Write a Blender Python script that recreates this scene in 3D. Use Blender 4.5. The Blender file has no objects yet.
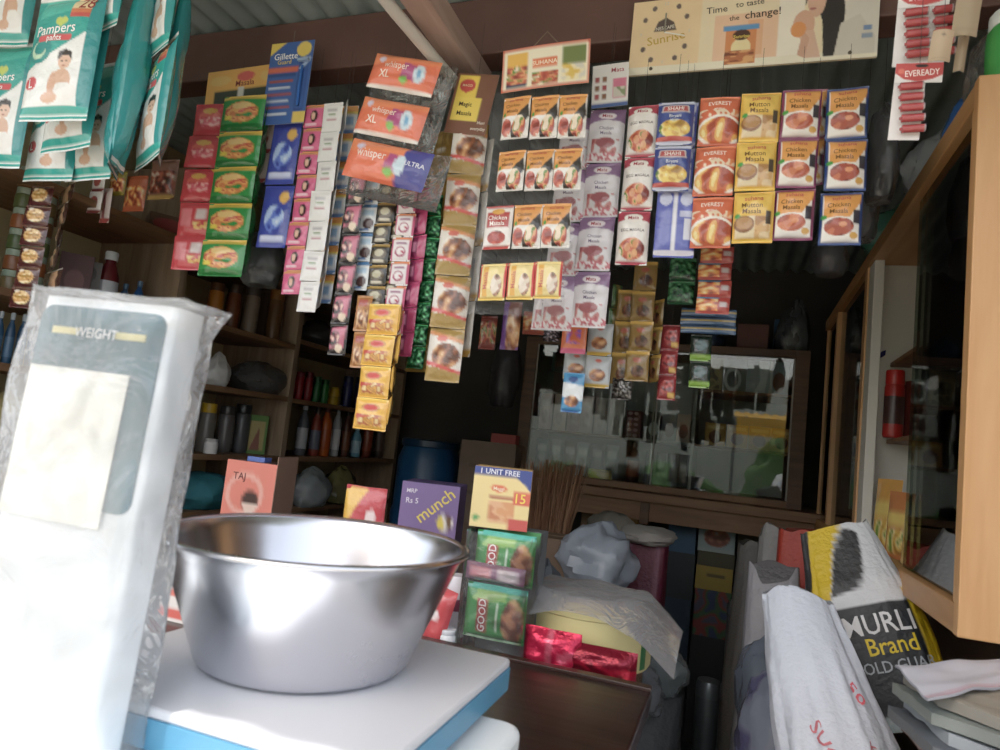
import bpy, math, random
from mathutils import Vector, Matrix, noise
from math import sin, cos, pi, sqrt

C = bpy.context.scene.collection
R = math.radians
# ---------------------------------------------------------------- camera frame (measured from the photograph)
F = 680.0
CZ = 1.28
WY = Vector((.344, .137, 1)).normalized()
UP = -(WY.cross(Vector((1, .108, 0)))).normalized()
WX = WY.cross(UP)
def ray(px, py):
    d = Vector(((px-500)/F, (py-375)/F, 1))
    return Vector((d.dot(WX), d.dot(WY), d.dot(UP)))
def P(px, py, X=None, Y=None, Z=None):
    r = ray(px, py)
    t = X/r.x if X is not None else Y/r.y if Y is not None else (Z-CZ)/r.z
    return Vector((0, 0, CZ)) + r*t
def Q(p):
    x, y, z = p[0], p[1], p[2]-CZ
    c = WX*x + WY*y + UP*z
    return Vector((500+F*c.x/c.z, 375+F*c.y/c.z))

cam = bpy.data.cameras.new('camera'); co = bpy.data.objects.new('camera', cam); C.objects.link(co)
co.matrix_world = Matrix(((WX.x, -WX.y, -WX.z, 0), (WY.x, -WY.y, -WY.z, 0), (UP.x, -UP.y, -UP.z, CZ), (0, 0, 0, 1)))
# columns: right, up, back expressed in world axes
cam.sensor_width = 36; cam.lens = F/1000*36; cam.clip_start = .02
bpy.context.scene.camera = co
cam.dof.use_dof = True; cam.dof.focus_distance = 2.0; cam.dof.aperture_fstop = 9.0

# ---------------------------------------------------------------- colours
def lin(c): return c/12.92 if c <= .04045 else ((c+.055)/1.055)**2.4
_cc = {}
def col(s):
    if not isinstance(s, str): return s
    if s not in _cc: _cc[s] = tuple(lin(int(s[i:i+2], 16)/255) for i in (0, 2, 4))
    return _cc[s]
def mixc(a, b, t):
    a, b = col(a), col(b); return tuple(a[i]*(1-t)+b[i]*t for i in range(3))

# ---------------------------------------------------------------- materials
M = {}
def newmat(name):
    m = bpy.data.materials.new(name); m.use_nodes = True
    nt = m.node_tree; b = nt.nodes['Principled BSDF']; M[name] = m
    return m, nt, b
def attr_mat(name, rough=.5, metal=0, bump=0, bscale=60, vary=0, alpha=1, spec=.5, coat=0):
    m, nt, b = newmat(name); N = nt.nodes.new; L = nt.links.new
    a = N('ShaderNodeAttribute'); a.attribute_name = 'Col'
    src = a.outputs['Color']
    if vary:
        tc = N('ShaderNodeTexCoord'); n = N('ShaderNodeTexNoise'); n.inputs['Scale'].default_value = 9; n.inputs['Detail'].default_value = 5
        L(tc.outputs['Object'], n.inputs['Vector'])
        mr = N('ShaderNodeMapRange'); mr.inputs['From Min'].default_value = .3; mr.inputs['From Max'].default_value = .7
        mr.inputs['To Min'].default_value = 1-vary; mr.inputs['To Max'].default_value = 1+vary*.4
        L(n.outputs['Fac'], mr.inputs['Value'])
        mx = N('ShaderNodeVectorMath'); mx.operation = 'SCALE'
        L(src, mx.inputs[0]); L(mr.outputs[0], mx.inputs['Scale']); src = mx.outputs[0]
    if name in ('pouch', 'card'):
        hs = N('ShaderNodeHueSaturation'); hs.inputs['Saturation'].default_value = .9; L(src, hs.inputs['Color']); src = hs.outputs[0]
    L(src, b.inputs['Base Color'])
    b.inputs['Roughness'].default_value = rough; b.inputs['Metallic'].default_value = metal
    b.inputs['Specular IOR Level'].default_value = spec; b.inputs['Alpha'].default_value = alpha
    b.inputs['Coat Weight'].default_value = coat
    if bump:
        tc = N('ShaderNodeTexCoord'); n = N('ShaderNodeTexNoise'); n.inputs['Scale'].default_value = bscale; n.inputs['Detail'].default_value = 3
        L(tc.outputs['Object'], n.inputs['Vector'])
        bp = N('ShaderNodeBump'); bp.inputs['Strength'].default_value = bump; bp.inputs['Distance'].default_value = .01
        L(n.outputs['Fac'], bp.inputs['Height']); L(bp.outputs['Normal'], b.inputs['Normal'])
    return m
attr_mat('card', .55, vary=.08)
attr_mat('pouch', .26, bump=.4, bscale=38, coat=.3)
attr_mat('foil', .28, metal=.55, bump=.4, bscale=70)
attr_mat('plastic', .35)
attr_mat('matte', .85, vary=.25, bump=.2, bscale=30)
attr_mat('cloth', .8, vary=.15, bump=.5, bscale=25)
attr_mat('woven', .55, vary=.06, bump=.35, bscale=90)
attr_mat('metal', .4, metal=.8)
attr_mat('bag', .25, bump=.6, bscale=22, alpha=.8)
def wood(name, c1, c2, rough=.5, axis='Y', scale=6):
    m, nt, b = newmat(name); N = nt.nodes.new; L = nt.links.new
    tc = N('ShaderNodeTexCoord'); mp = N('ShaderNodeMapping')
    s = [scale*5]*3; s['XYZ'.index(axis)] = scale*.5
    mp.inputs['Scale'].default_value = s
    n = N('ShaderNodeTexNoise'); n.inputs['Scale'].default_value = 1; n.inputs['Detail'].default_value = 6; n.inputs['Distortion'].default_value = .6
    cr = N('ShaderNodeValToRGB'); cr.color_ramp.elements[0].position = .3; cr.color_ramp.elements[1].position = .72
    cr.color_ramp.elements[0].color = (*col(c1), 1); cr.color_ramp.elements[1].color = (*col(c2), 1)
    L(tc.outputs['Object'], mp.inputs['Vector']); L(mp.outputs['Vector'], n.inputs['Vector']); L(n.outputs['Fac'], cr.inputs['Fac']); L(cr.outputs['Color'], b.inputs['Base Color'])
    bp = N('ShaderNodeBump'); bp.inputs['Strength'].default_value = .15; bp.inputs['Distance'].default_value = .005
    L(n.outputs['Fac'], bp.inputs['Height']); L(bp.outputs['Normal'], b.inputs['Normal'])
    b.inputs['Roughness'].default_value = rough
wood('wood_tan', 'c4905c', 'd4a472', .45, 'Z')
wood('wood_tan_y', 'a87748', 'bd8d5c', .45, 'Y')
wood('wood_case', '4a3222', '6d4c33', .5, 'X')
wood('wood_ledge', '6f4d33', '8e6848', .55, 'X')
wood('wood_dark', '1d100e', '2f1b16', .32, 'X')
wood('wood_shelf', '6b4e38', '8f6b4b', .6, 'Y')
wood('wood_post', '7a6450', 'a08a72', .65, 'Z')
wood('wood_rafter', '9a7f74', 'b59b8e', .7, 'Y')
def solid(name, c, rough=.7, metal=0, noise_amt=.25, nscale=3, bump=0):
    m, nt, b = newmat(name); N = nt.nodes.new; L = nt.links.new
    tc = N('ShaderNodeTexCoord'); n = N('ShaderNodeTexNoise'); n.inputs['Scale'].default_value = nscale; n.inputs['Detail'].default_value = 7
    cr = N('ShaderNodeValToRGB'); cr.color_ramp.elements[0].position = .3; cr.color_ramp.elements[1].position = .7
    k = col(c); cr.color_ramp.elements[0].color = (*[x*(1-noise_amt) for x in k], 1); cr.color_ramp.elements[1].color = (*[min(1, x*(1+noise_amt*.3)) for x in k], 1)
    L(tc.outputs['Object'], n.inputs['Vector']); L(n.outputs['Fac'], cr.inputs['Fac']); L(cr.outputs['Color'], b.inputs['Base Color'])
    b.inputs['Roughness'].default_value = rough; b.inputs['Metallic'].default_value = metal
    if bump:
        bp = N('ShaderNodeBump'); bp.inputs['Strength'].default_value = bump; bp.inputs['Distance'].default_value = .01
        L(n.outputs['Fac'], bp.inputs['Height']); L(bp.outputs['Normal'], b.inputs['Normal'])
solid('galvanised', 'a9b8b6', .45, .25, .25, 5)
solid('beam_paint', '62453e', .55, 0, .25, 6)
solid('wall_cream', 'b5a67f', .85, 0, .3, 2, .1)
solid('wall_brown', '7d6450', .8, 0, .3, 2, .1)
solid('wall_dark', '4a4642', .85, 0, .35, 2, .1)
solid('floor_dark', '3f454a', .6, 0, .4, 3, .1)
solid('ground', 'b0a694', .9, 0, .3, 1.5, .2)
solid('cabinet_white', 'dcd8cc', .6, 0, .08, 3)
solid('case_inside', '8f8f8c', .6, 0, .2, 3)
solid('leaf', '4f7a35', .7, 0, .5, 8, .5)
m, nt, b = newmat('steel'); b.inputs['Metallic'].default_value = 1; b.inputs['Roughness'].default_value = .2; b.inputs['Base Color'].default_value = (.60, .60, .64, 1)
_n = nt.nodes.new('ShaderNodeTexNoise'); _n.inputs['Scale'].default_value = 14; _n.inputs['Detail'].default_value = 4
_r = nt.nodes.new('ShaderNodeMapRange'); _r.inputs['To Min'].default_value = .14; _r.inputs['To Max'].default_value = .34
_t = nt.nodes.new('ShaderNodeTexCoord'); nt.links.new(_t.outputs['Object'], _n.inputs['Vector']); nt.links.new(_n.outputs['Fac'], _r.inputs['Value']); nt.links.new(_r.outputs[0], b.inputs['Roughness'])
def clear(name, tint, ior, rough, bump=0, bscale=20, milk=0, milkc=(.8, .85, .9)):
    m, nt, b = newmat(name); N = nt.nodes.new; L = nt.links.new
    nt.nodes.remove(b); out = nt.nodes['Material Output']
    t = N('ShaderNodeBsdfTransparent'); t.inputs['Color'].default_value = (*tint, 1)
    g = N('ShaderNodeBsdfGlossy'); g.inputs['Roughness'].default_value = rough
    f = N('ShaderNodeFresnel'); f.inputs['IOR'].default_value = ior
    mx = N('ShaderNodeMixShader'); L(f.outputs[0], mx.inputs[0]); L(t.outputs[0], mx.inputs[1]); L(g.outputs[0], mx.inputs[2])
    res = mx.outputs[0]
    if milk:
        d = N('ShaderNodeBsdfDiffuse'); d.inputs['Color'].default_value = (*milkc, 1)
        m2 = N('ShaderNodeMixShader'); m2.inputs[0].default_value = milk; L(res, m2.inputs[1]); L(d.outputs[0], m2.inputs[2]); res = m2.outputs[0]
    if bump:
        tc = N('ShaderNodeTexCoord'); n = N('ShaderNodeTexNoise'); n.inputs['Scale'].default_value = bscale; n.inputs['Detail'].default_value = 4; n.inputs['Distortion'].default_value = 1.2
        bp = N('ShaderNodeBump'); bp.inputs['Strength'].default_value = bump; bp.inputs['Distance'].default_value = .02
        L(tc.outputs['Object'], n.inputs['Vector']); L(n.outputs['Fac'], bp.inputs['Height']); L(bp.outputs['Normal'], g.inputs['Normal']); L(bp.outputs['Normal'], f.inputs['Normal'])
    L(res, out.inputs['Surface'])
clear('glass', (.9, .93, .91), 1.55, .0)
clear('glass_smoke', (.66, .72, .66), 1.5, .02)
clear('film', (.98, .98, .98), 1.4, .12, .6, 22, .03, (.9, .9, .9))
clear('film_cover', (.97, .98, 1), 1.45, .15, .8, 16, .13, (.95, .97, 1))
clear('film_grey', (.82, .82, .84), 1.4, .22, .35, 14, .3, (.5, .5, .53))

# ---------------------------------------------------------------- mesh builder
class MB:
    def __init__(s): s.v = []; s.f = []; s.c = []
    def add(s, vs, fs, cs):
        o = len(s.v); s.v += [Vector(v) for v in vs]; s.f += [tuple(i+o for i in f) for f in fs]
        s.c += list(cs) if isinstance(cs, list) else [col(cs)]*len(fs)
        return s
    def box(s, x0, x1, y0, y1, z0, z1, c='ffffff'):
        vs = [(x, y, z) for z in (z0, z1) for y in (y0, y1) for x in (x0, x1)]
        return s.add(vs, [(0, 2, 3, 1), (4, 5, 7, 6), (0, 1, 5, 4), (2, 6, 7, 3), (0, 4, 6, 2), (1, 3, 7, 5)], c)
    def lathe(s, prof, c='ffffff', n=20, axis=(0, 0), paint=None, z0=0, cap=True):
        vs = []; fs = []; cs = []
        for r, z in prof:
            for k in range(n):
                a = 2*pi*k/n; vs.append((axis[0]+r*cos(a), axis[1]+r*sin(a), z0+z))
        m = len(prof)
        for i in range(m-1):
            for k in range(n):
                k2 = (k+1) % n
                fs.append((i*n+k, i*n+k2, (i+1)*n+k2, (i+1)*n+k))
                cs.append(col(paint((k+.5)/n, (i+.5)/(m-1))) if paint else col(c))
        if cap and prof[0][0] > 1e-4: fs.append(tuple(range(n-1, -1, -1))); cs.append(cs[0])
        if cap and prof[-1][0] > 1e-4: fs.append(tuple((m-1)*n+k for k in range(n))); cs.append(cs[-1])
        return s.add(vs, fs, cs)
    def tube(s, pts, r, c='ffffff', n=8):
        pts = [Vector(p) for p in pts]; vs = []; fs = []
        for i, p in enumerate(pts):
            d = (pts[min(i+1, len(pts)-1)]-pts[max(i-1, 0)]).normalized()
            a = d.cross(Vector((0, 0, 1)) if abs(d.z) < .9 else Vector((1, 0, 0))).normalized(); b2 = d.cross(a)
            rr = r[i] if isinstance(r, (list, tuple)) else r
            for k in range(n): vs.append(p+a*rr*cos(2*pi*k/n)+b2*rr*sin(2*pi*k/n))
        for i in range(len(pts)-1):
            for k in range(n): fs.append((i*n+k, (i+1)*n+k, (i+1)*n+(k+1) % n, i*n+(k+1) % n))
        fs.append(tuple(range(n))); fs.append(tuple((len(pts)-1)*n+k for k in range(n-1, -1, -1)))
        return s.add(vs, fs, c)
    def grid(s, fn, nx, ny, paint, flip=False):
        vs = [fn(i/nx, j/ny) for j in range(ny+1) for i in range(nx+1)]; fs = []; cs = []
        if callable(paint):   # three samples about each point keep printed edges soft
            def avg(i, j):
                t = [col(paint(min(.999, max(.001, (i+dx)/nx)), min(.999, max(.001, (j+dy)/ny)))) for dx, dy in ((-.25, -.25), (.25, -.1), (0, .3))]
                return tuple(sum(c[k] for c in t)/3 for k in range(3))
            vc = [avg(i, j) for j in range(ny+1) for i in range(nx+1)]
        for j in range(ny):
            for i in range(nx):
                a = j*(nx+1)+i; q = (a, a+nx+1, a+nx+2, a+1)
                fs.append(q[::-1] if flip else q)
                if callable(paint):
                    k = [vc[x] for x in q]; cs.append(k[::-1] if flip else k)
                else: cs.append(col(paint))
        return s.add(vs, fs, cs)
    def xf(s, mat):
        s.v = [mat @ v for v in s.v]; return s
    def mesh(s, name, mat, smooth=True):
        me = bpy.data.meshes.new(name); me.from_pydata(s.v, [], s.f); me.update()
        a = me.color_attributes.new('Col', 'FLOAT_COLOR', 'CORNER'); buf = []
        for p, c in zip(me.polygons, s.c):
            if isinstance(c, list):
                for q in c: buf += [*q, 1.0]
            else: buf += [*c, 1.0]*p.loop_total
        a.data.foreach_set('color', buf)
        if smooth: me.polygons.foreach_set('use_smooth', [True]*len(me.polygons))
        me.materials.append(M[mat]); return me
    def obj(s, name, mat, parent=None, smooth=True, bevel=0, loc=None, angle=40):
        return mobj(name, s.mesh(name, mat, smooth), parent, bevel, loc, angle)
def mobj(name, me, parent=None, bevel=0, loc=None, angle=40):
    o = bpy.data.objects.new(name, me); C.objects.link(o); o.parent = parent
    if loc is not None: o.location = loc
    if bevel:
        b = o.modifiers.new('bevel', 'BEVEL'); b.width = bevel; b.segments = 2; b.limit_method = 'ANGLE'; b.angle_limit = R(40)
    if any(p.use_smooth for p in me.polygons[:1]):
        md = me; 
        try: md.set_sharp_from_angle(angle=R(angle))
        except Exception: pass
    return o
def tag(o, label, cat, group=None, kind=None):
    o['label'] = label; o['category'] = cat
    if group: o['group'] = group
    if kind: o['kind'] = kind
    return o
def thing(name, label, cat, loc=(0, 0, 0), rz=0, group=None):
    o = bpy.data.objects.new(name, None); C.objects.link(o); o.empty_display_size = .05
    o.location = loc; o.rotation_euler = (0, 0, rz)
    return tag(o, label, cat, group)
def struct(name, mb, mat, smooth=False, bevel=0):
    o = mb.obj(name, mat, None, smooth, bevel); o['kind'] = 'structure'; return o

# ---------------------------------------------------------------- print designs
_rnd = random.Random(5)
def hsh(a, b, s=0):
    x = sin(a*127.1+b*311.7+s*74.7)*43758.5453; return x-math.floor(x)
def inpoly(u, v, pts):
    r = False; j = len(pts)-1
    for i in range(len(pts)):
        (xi, yi), (xj, yj) = pts[i], pts[j]
        if (yi > v) != (yj > v) and u < (xj-xi)*(v-yi)/(yj-yi)+xi: r = not r
        j = i
    return r
def painter(layers):
    ls = [l for l in layers if l[0] != 't']
    def f(u, v):
        c = (1, 1, 1)
        for l in ls:
            k = l[0]
            if k == 'r':
                if l[1] <= u <= l[3] and l[2] <= v <= l[4]: c = col(l[5])
            elif k == 'e':
                if ((u-l[1])/l[3])**2+((v-l[2])/l[4])**2 <= 1: c = col(l[5])
            elif k == 'p':
                if inpoly(u, v, l[1]): c = col(l[2])
            elif k == 'f':   # food: speckled ellipse
                if ((u-l[1])/l[3])**2+((v-l[2])/l[4])**2 <= 1:
                    n = len(l[5]); q = noise.noise(Vector((u*l[6], v*l[6]*1.2, l[1]*7+l[2])))*.9+.5
                    c = col(l[5][max(0, min(n-1, int(q*n)))])
            elif k == 'F':   # food in a rectangle
                if l[1] <= u <= l[3] and l[2] <= v <= l[4]:
                    n = len(l[5]); q = noise.noise(Vector((u*l[6], v*l[6]*1.2, l[1]*7+l[2])))*.9+.5
                    c = col(l[5][max(0, min(n-1, int(q*n)))])
        return c
    return f
_tc = {}
def text2d(s):
    """flat letter faces: points with x from 0 to width, y from 0 to 1 (cap height)"""
    if s not in _tc:
        cu = bpy.data.curves.new('lettering', 'FONT'); cu.body = s; cu.size = 1; cu.resolution_u = 2; cu.offset = .007
        o = bpy.data.objects.new('lettering', cu); C.objects.link(o)
        dg = bpy.context.evaluated_depsgraph_get(); ev = o.evaluated_get(dg); me = ev.to_mesh()
        v = [(p.co.x, p.co.y) for p in me.vertices]; f = [tuple(p.vertices) for p in me.polygons]
        ev.to_mesh_clear(); bpy.data.objects.remove(o); bpy.data.curves.remove(cu)
        x0 = min(p[0] for p in v); x1 = max(p[0] for p in v)
        v = [((x-x0)/.7, y/.7) for x, y in v]
        _tc[s] = (v, f, (x1-x0)/.7)
    return _tc[s]
def add_text(mb, layers, surf, w, h):
    """('t', string, centre u, centre v, cap height as share of w, colour, degrees, widest share of w)"""
    for l in layers:
        if l[0] != 't': continue
        s, cu, cv, hh, c = l[1:6]; ang = R(l[6]) if len(l) > 6 else 0; mw = l[7] if len(l) > 7 else .9
        v, f, tw = text2d(s); sx = sy = hh*w
        if tw*sx > mw*w: sx = mw*w/tw
        pts = []
        for x, y in v:
            a = (x-tw/2)*sx; b2 = (y-.5)*sy
            x2 = a*cos(ang)-b2*sin(ang); y2 = a*sin(ang)+b2*cos(ang)
            p = Vector(surf(cu+x2/w, cv-y2/h)); p.y -= .0007; pts.append(p)
        mb.add(pts, f, c)

# ---------------------------------------------------------------- packet shapes (top centre at the origin, front faces -Y, hangs to z=-h)
def pouch_mb(w, h, d, layers, nx=22, ny=28, seed=0, back=None, crimp=.055, wr=1.0, gather=0):
    rnd = Vector((seed*3.1, seed*1.7, 0))
    def prof(u, v):
        a = max(0, 1-abs(2*u-1)**2.6)
        vv = (v-crimp)/(1-2*crimp)
        b = max(0, 1-abs(2*vv-1)**3.2) if 0 < vv < 1 else 0
        return (a**.6)*(b**.55)
    def surf(u, v, sgn=-1):
        t = prof(max(0, min(1, u)), max(0, min(1, v)))
        wv = noise.noise(Vector((u*3, v*4, 0))+rnd)*.12*d*wr*(.3+t)
        cz = 0
        if v < crimp or v > 1-crimp: wv += .0006*sin(v*400)
        pinch = 1-.05*t
        x = (u-.5)*w*pinch
        if gather: x *= 1-gather*(1-t)*.3
        return (x, sgn*d*.5*t+wv, -v*h+noise.noise(Vector((u*2.2, v, 4))+rnd)*.008*h*wr)
    mb = MB()
    mb.grid(surf, nx, ny, painter(layers))
    mb.grid(lambda u, v: surf(u, v, 1), max(6, nx//3), max(8, ny//3), back or layers[0][5], flip=True)
    add_text(mb, layers, surf, w, h)
    return mb
def flat_mb(w, h, layers, nx=30, ny=30, t=.0012, bend=0, back='b9a684'):
    def surf(u, v, o=0):
        return ((u-.5)*w, -bend*sin(pi*u)*.5+bend*.3*sin(pi*v)+o, -v*h)
    mb = MB(); mb.grid(surf, nx, ny, painter(layers)); mb.grid(lambda u, v: surf(u, v, t), max(4, nx//4), max(4, ny//4), back, flip=True)
    add_text(mb, layers, surf, w, h)
    return mb
def carton_mb(w, d, h, layers, side, top, nx=26, ny=30):
    """stands on z=0, front face at y=0, runs back to y=d"""
    mb = MB(); s = lambda u, v: ((u-.5)*w, 0, h-v*h)
    mb.grid(s, nx, ny, painter(layers)); add_text(mb, layers, s, w, h)
    mb.box(-w/2, w/2, .0006, d, 0, h, side); mb.box(-w/2+.001, w/2-.001, .002, d-.001, h-.001, h+.0006, top)
    return mb
def frame_of(l, r, t, b, Y, yaw=0):
    c = P((l+r)/2, t, Y=Y); a = Vector((cos(R(yaw)), sin(R(yaw)), 0)); e = .01
    w = (r-l)/((Q(c+a*e)-Q(c-a*e)).length/(2*e)); h = (b-t)/((Q(c)-Q(c-Vector((0, 0, e)))).length/e)
    return c, w, h
ROOF_Z = 2.345
def string_part(t, w, h0=0, top=2.215):
    z = top-t.location.z
    if z > .01: MB().tube([(0, 0, h0-.002), (0, 0, z)], .0004, '3a3430', 4).obj('hanging_string', 'matte', t)
def hang_one(name, part, layers, l, r, t, b, Y, label, cat, d=.018, yaw=0, mat='pouch', group=None, seed=None, nx=22, ny=28, string=True, back=None, wr=1, top=2.215):
    c, w, h = frame_of(l, r, t, b, Y, yaw)
    o = thing(name, label, cat, c, R(yaw), group)
    pouch_mb(w, h, d, layers, nx, ny, seed if seed is not None else int(l*7+t), back, wr=wr).obj(part, mat, o)
    if string: string_part(o, w, top=top)
    return o
def hang_strip(name, part, layers, l, r, t, b, n, Y, label, cat='sachet strip', d=.012, yaw=0, mat='pouch', group=None, alt=None, nx=16, ny=20, string=True, back=None, gap=.004, top=2.215, twist=0, wr=1, crimp=.055):
    """n joined packets one below the other: each its own part"""
    c, w, h = frame_of(l, r, t, b, Y, yaw)
    o = thing(name, label, cat, c, R(yaw), group)
    ph = h/n
    mes = [pouch_mb(w, ph-gap*.2, d, ly, nx, ny, int(l+t)+k, back, wr=wr, crimp=crimp).mesh(part, mat) for k, ly in enumerate([layers]+([alt] if alt else []))]
    rr = random.Random(int(l*3+t))
    for k in range(n):
        q = mobj(part, mes[(1 if alt and k >= n-2 else 0)], o, loc=(rr.uniform(-.002, .002), rr.uniform(-.002, .002), -k*ph))
        q.rotation_euler = (R(rr.uniform(-3, 3)), R(rr.uniform(-.8, .8)), R(rr.uniform(-5, 5)*wr+twist*k))
    if string: string_part(o, w, top=top)
    return o
# ================================================================ the setting
XF = .341           # face of the cabinet on the right wall
XL = -1.9           # face of the shelves on the left wall
YB = 3.3            # face of the display case at the back
struct('floor', MB().box(-2.5, .9, .0, 3.95, -.05, 0), 'floor_dark')
struct('ground', MB().box(-14, 12, -16, 0, -.12, -.02), 'ground')
struct('wall_left', MB().box(-2.42, -2.32, .55, 3.9, 0, 2.375), 'wall_cream')
struct('wall_right', MB().box(.72, .82, .55, 3.9, 0, 2.375), 'wall_brown')
struct('wall_back', MB().box(-2.42, .82, 3.85, 3.95, 0, 2.375), 'wall_dark')
mb = MB()
def roofpt(u, v):
    return (-2.7+u*3.8, u*0+.06+v*3.97, ROOF_Z+.012+.010*cos((-2.7+u*3.8)*2*pi/.07))
mb.grid(roofpt, 440, 2, 'ffffff'); mb.grid(lambda u, v: Vector(roofpt(u, v))+Vector((0, 0, .002)), 440, 2, 'ffffff', True)
struct('ceiling', mb, 'galvanised', True)
struct('trim_1', MB().box(-2.4, .8, 1.42, 1.50, 2.2, ROOF_Z), 'beam_paint', bevel=.004)
# rafter and tube under the roof sheet
o = MB().box(-.70, -.64, .35, 1.50, 2.142, 2.2).obj('roof_rafter', 'wood_rafter', smooth=False, bevel=.003)
tag(o, 'pale weathered wooden rafter running out under the roof sheet', 'rafter')
o = MB().tube([(-.79, .5, 2.19), (-.72, 1.15, 2.135), (-.655, 1.44, 2.085)], .0135, 'c9c6bd', 10).obj('white_pipe', 'plastic')
tag(o, 'thin white plastic pipe slanting beside the wooden rafter', 'pipe')

# ================================================================ cabinet on the right wall
cab = thing('wall_cabinet', 'light wooden wall cabinet with sliding glass doors along the right side', 'cabinet', (XF, 1.25, 1.075))
W_, D_, H_ = .36, 1.99, .875
def cpart(name, mat, x0, x1, y0, y1, z0, z1, par=None, bevel=.002):
    return MB().box(x0, x1, y0, y1, z0, z1).obj(name, mat, par or cab, False, bevel)
cpart('end_panel', 'wood_tan', -.006, W_, -.012, .012, -.012, H_+.012)
cpart('end_panel', 'wood_tan', .004, W_, D_-.02, D_, 0, H_)
cpart('back_panel', 'cabinet_white', W_-.012, W_, .012, D_-.02, 0, H_)
cpart('bottom_panel', 'wood_tan_y', .03, W_-.012, .012, D_-.02, 0, .02)
cpart('top_panel', 'wood_tan_y', .03, W_-.012, .012, D_-.02, H_-.02, H_)
cpart('bottom_rail', 'wood_tan_y', -.004, .03, .0125, D_, -.012, .034)
cpart('top_rail', 'wood_tan_y', -.004, .03, .0125, D_, H_-.03, H_+.012)
cpart('front_post', 'wood_tan', -.003, .012, .012, .03, .034, H_-.03)
for y in (.98, 1.6): cpart('front_post', 'wood_tan', -.003, .03, y, y+.045, .034, H_-.03)
cpart('door_track', 'cabinet_white', .002, .028, .90, .98, .034, H_-.03)
cpart('divider', 'cabinet_white', .035, W_-.012, .99, 1.01, .02, H_-.02)
for z in (.335, .56): cpart('shelf', 'wood_ledge', .07, W_-.012, .012, .99, z-.012, z)
for z in (.3, .58): cpart('shelf', 'wood_ledge', .07, W_-.012, 1.01, D_-.02, z-.012, z)
for y0, y1 in ((.03, .44), (1.03, 1.6), (1.645, D_-.02)):
    d = MB().box(.012, .018, y0, y1, .036, H_-.032).obj('sliding_door', 'glass_smoke', cab, False)
    MB().box(.010, .020, y0, y0+.004, .036, H_-.032, '2b2925').obj('door_edge', 'plastic', d, False)

# ================================================================ display case at the back, its counter and shelf
case = thing('display_case', 'dark wooden display case with glass sliding doors at the back', 'display case', (-1.045, YB, 1.128))
CW, CD, CH = 1.335, .4, .71
def kpart(name, mat, x0, x1, y0, y1, z0, z1, bevel=.002): return MB().box(x0, x1, y0, y1, z0, z1).obj(name, mat, case, False, bevel)
kpart('side_post', 'wood_case', 0, .06, 0, CD, 0, CH); kpart('side_post', 'wood_case', CW-.06, CW, 0, CD, 0, CH)
kpart('bottom_rail', 'wood_ledge', .06, CW-.06, 0, CD, 0, .03); kpart('top_rail', 'wood_case', .06, CW-.06, 0, CD, CH-.035, CH)
kpart('back_panel', 'case_inside', .06, CW-.06, CD-.02, CD, .03, CH-.035)
kpart('divider', 'case_inside', .845, .86, .05, CD-.02, .03, CH-.035)
kpart('shelf', 'wood_ledge', .86, CW-.06, .05, CD-.02, .495, .51); kpart('shelf', 'wood_ledge', .06, .52, .05, CD-.02, .235, .247)
kpart('shelf', 'case_inside', .52, .845, .05, CD-.02, .235, .247); kpart('shelf', 'wood_ledge', .86, CW-.06, .05, CD-.02, .235, .247)
for x0, x1, y in ((.06, .68, .012), (.66, CW-.06, .022)):
    d = MB().box(x0, x1, y, y+.005, .032, CH-.037).obj('sliding_door', 'glass', case, False)
    for xx in (x0, x1-.006): MB().box(xx, xx+.006, y-.002, y+.006, .032, CH-.037, '9a948a').obj('door_edge', 'plastic', d, False)
ct = thing('wooden_counter', 'brown wooden ledge carrying the glass display case at the back', 'counter', (-.978, 3.16, 0))
MB().box(0, 1.348, 0, .62, 1.085, 1.127).obj('counter_top', 'wood_ledge', ct, False, .004)
MB().box(.02, 1.33, .03, .05, 1.0, 1.085).obj('front_board', 'wood_ledge', ct, False, .002)
MB().box(.59, .63, .02, .06, .985, 1.085).obj('cleat', 'wood_case', ct, False, .002)
for x in (.02, 1.268):
    MB().box(x, x+.06, .56, .62, 0, 1.085).obj('leg', 'wood_case', ct, False, .002)
    MB().box(x, x+.05, .05, .1, 0, 1.0).obj('leg', 'wood_case', ct, False, .002)

# ================================================================ open shelves on the left wall
su = thing('shelf_unit', 'open wooden shelf unit filled with goods along the left wall', 'shelf unit', (XL, .75, 0))
def spart(name, mat, y0, y1, z0, z1, x0=-.40, x1=0): return MB().box(x0, x1, y0-.75, y1-.75, z0, z1).obj(name, mat, su, False, .002)
for y in (.75, 1.855, 2.565, 3.64): spart('upright', 'wood_post', y, y+.035, 0, 2.15)
spart('back_board', 'wall_cream', .785, 3.64, 0, 2.15, -.41, -.40)
BAY = {'a': (.785, 1.855, (1.885, 1.555, 1.352, 1.165, .9)), 'b': (1.89, 2.565, (1.885, 1.62, 1.383, 1.117, .9)), 'c': (2.6, 3.64, (1.885, 1.652, 1.38, 1.117, .88))}
for k, (y0, y1, zs) in BAY.items():
    for z in zs: spart('shelf', 'wood_shelf', y0, y1, z-.022, z)

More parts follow.
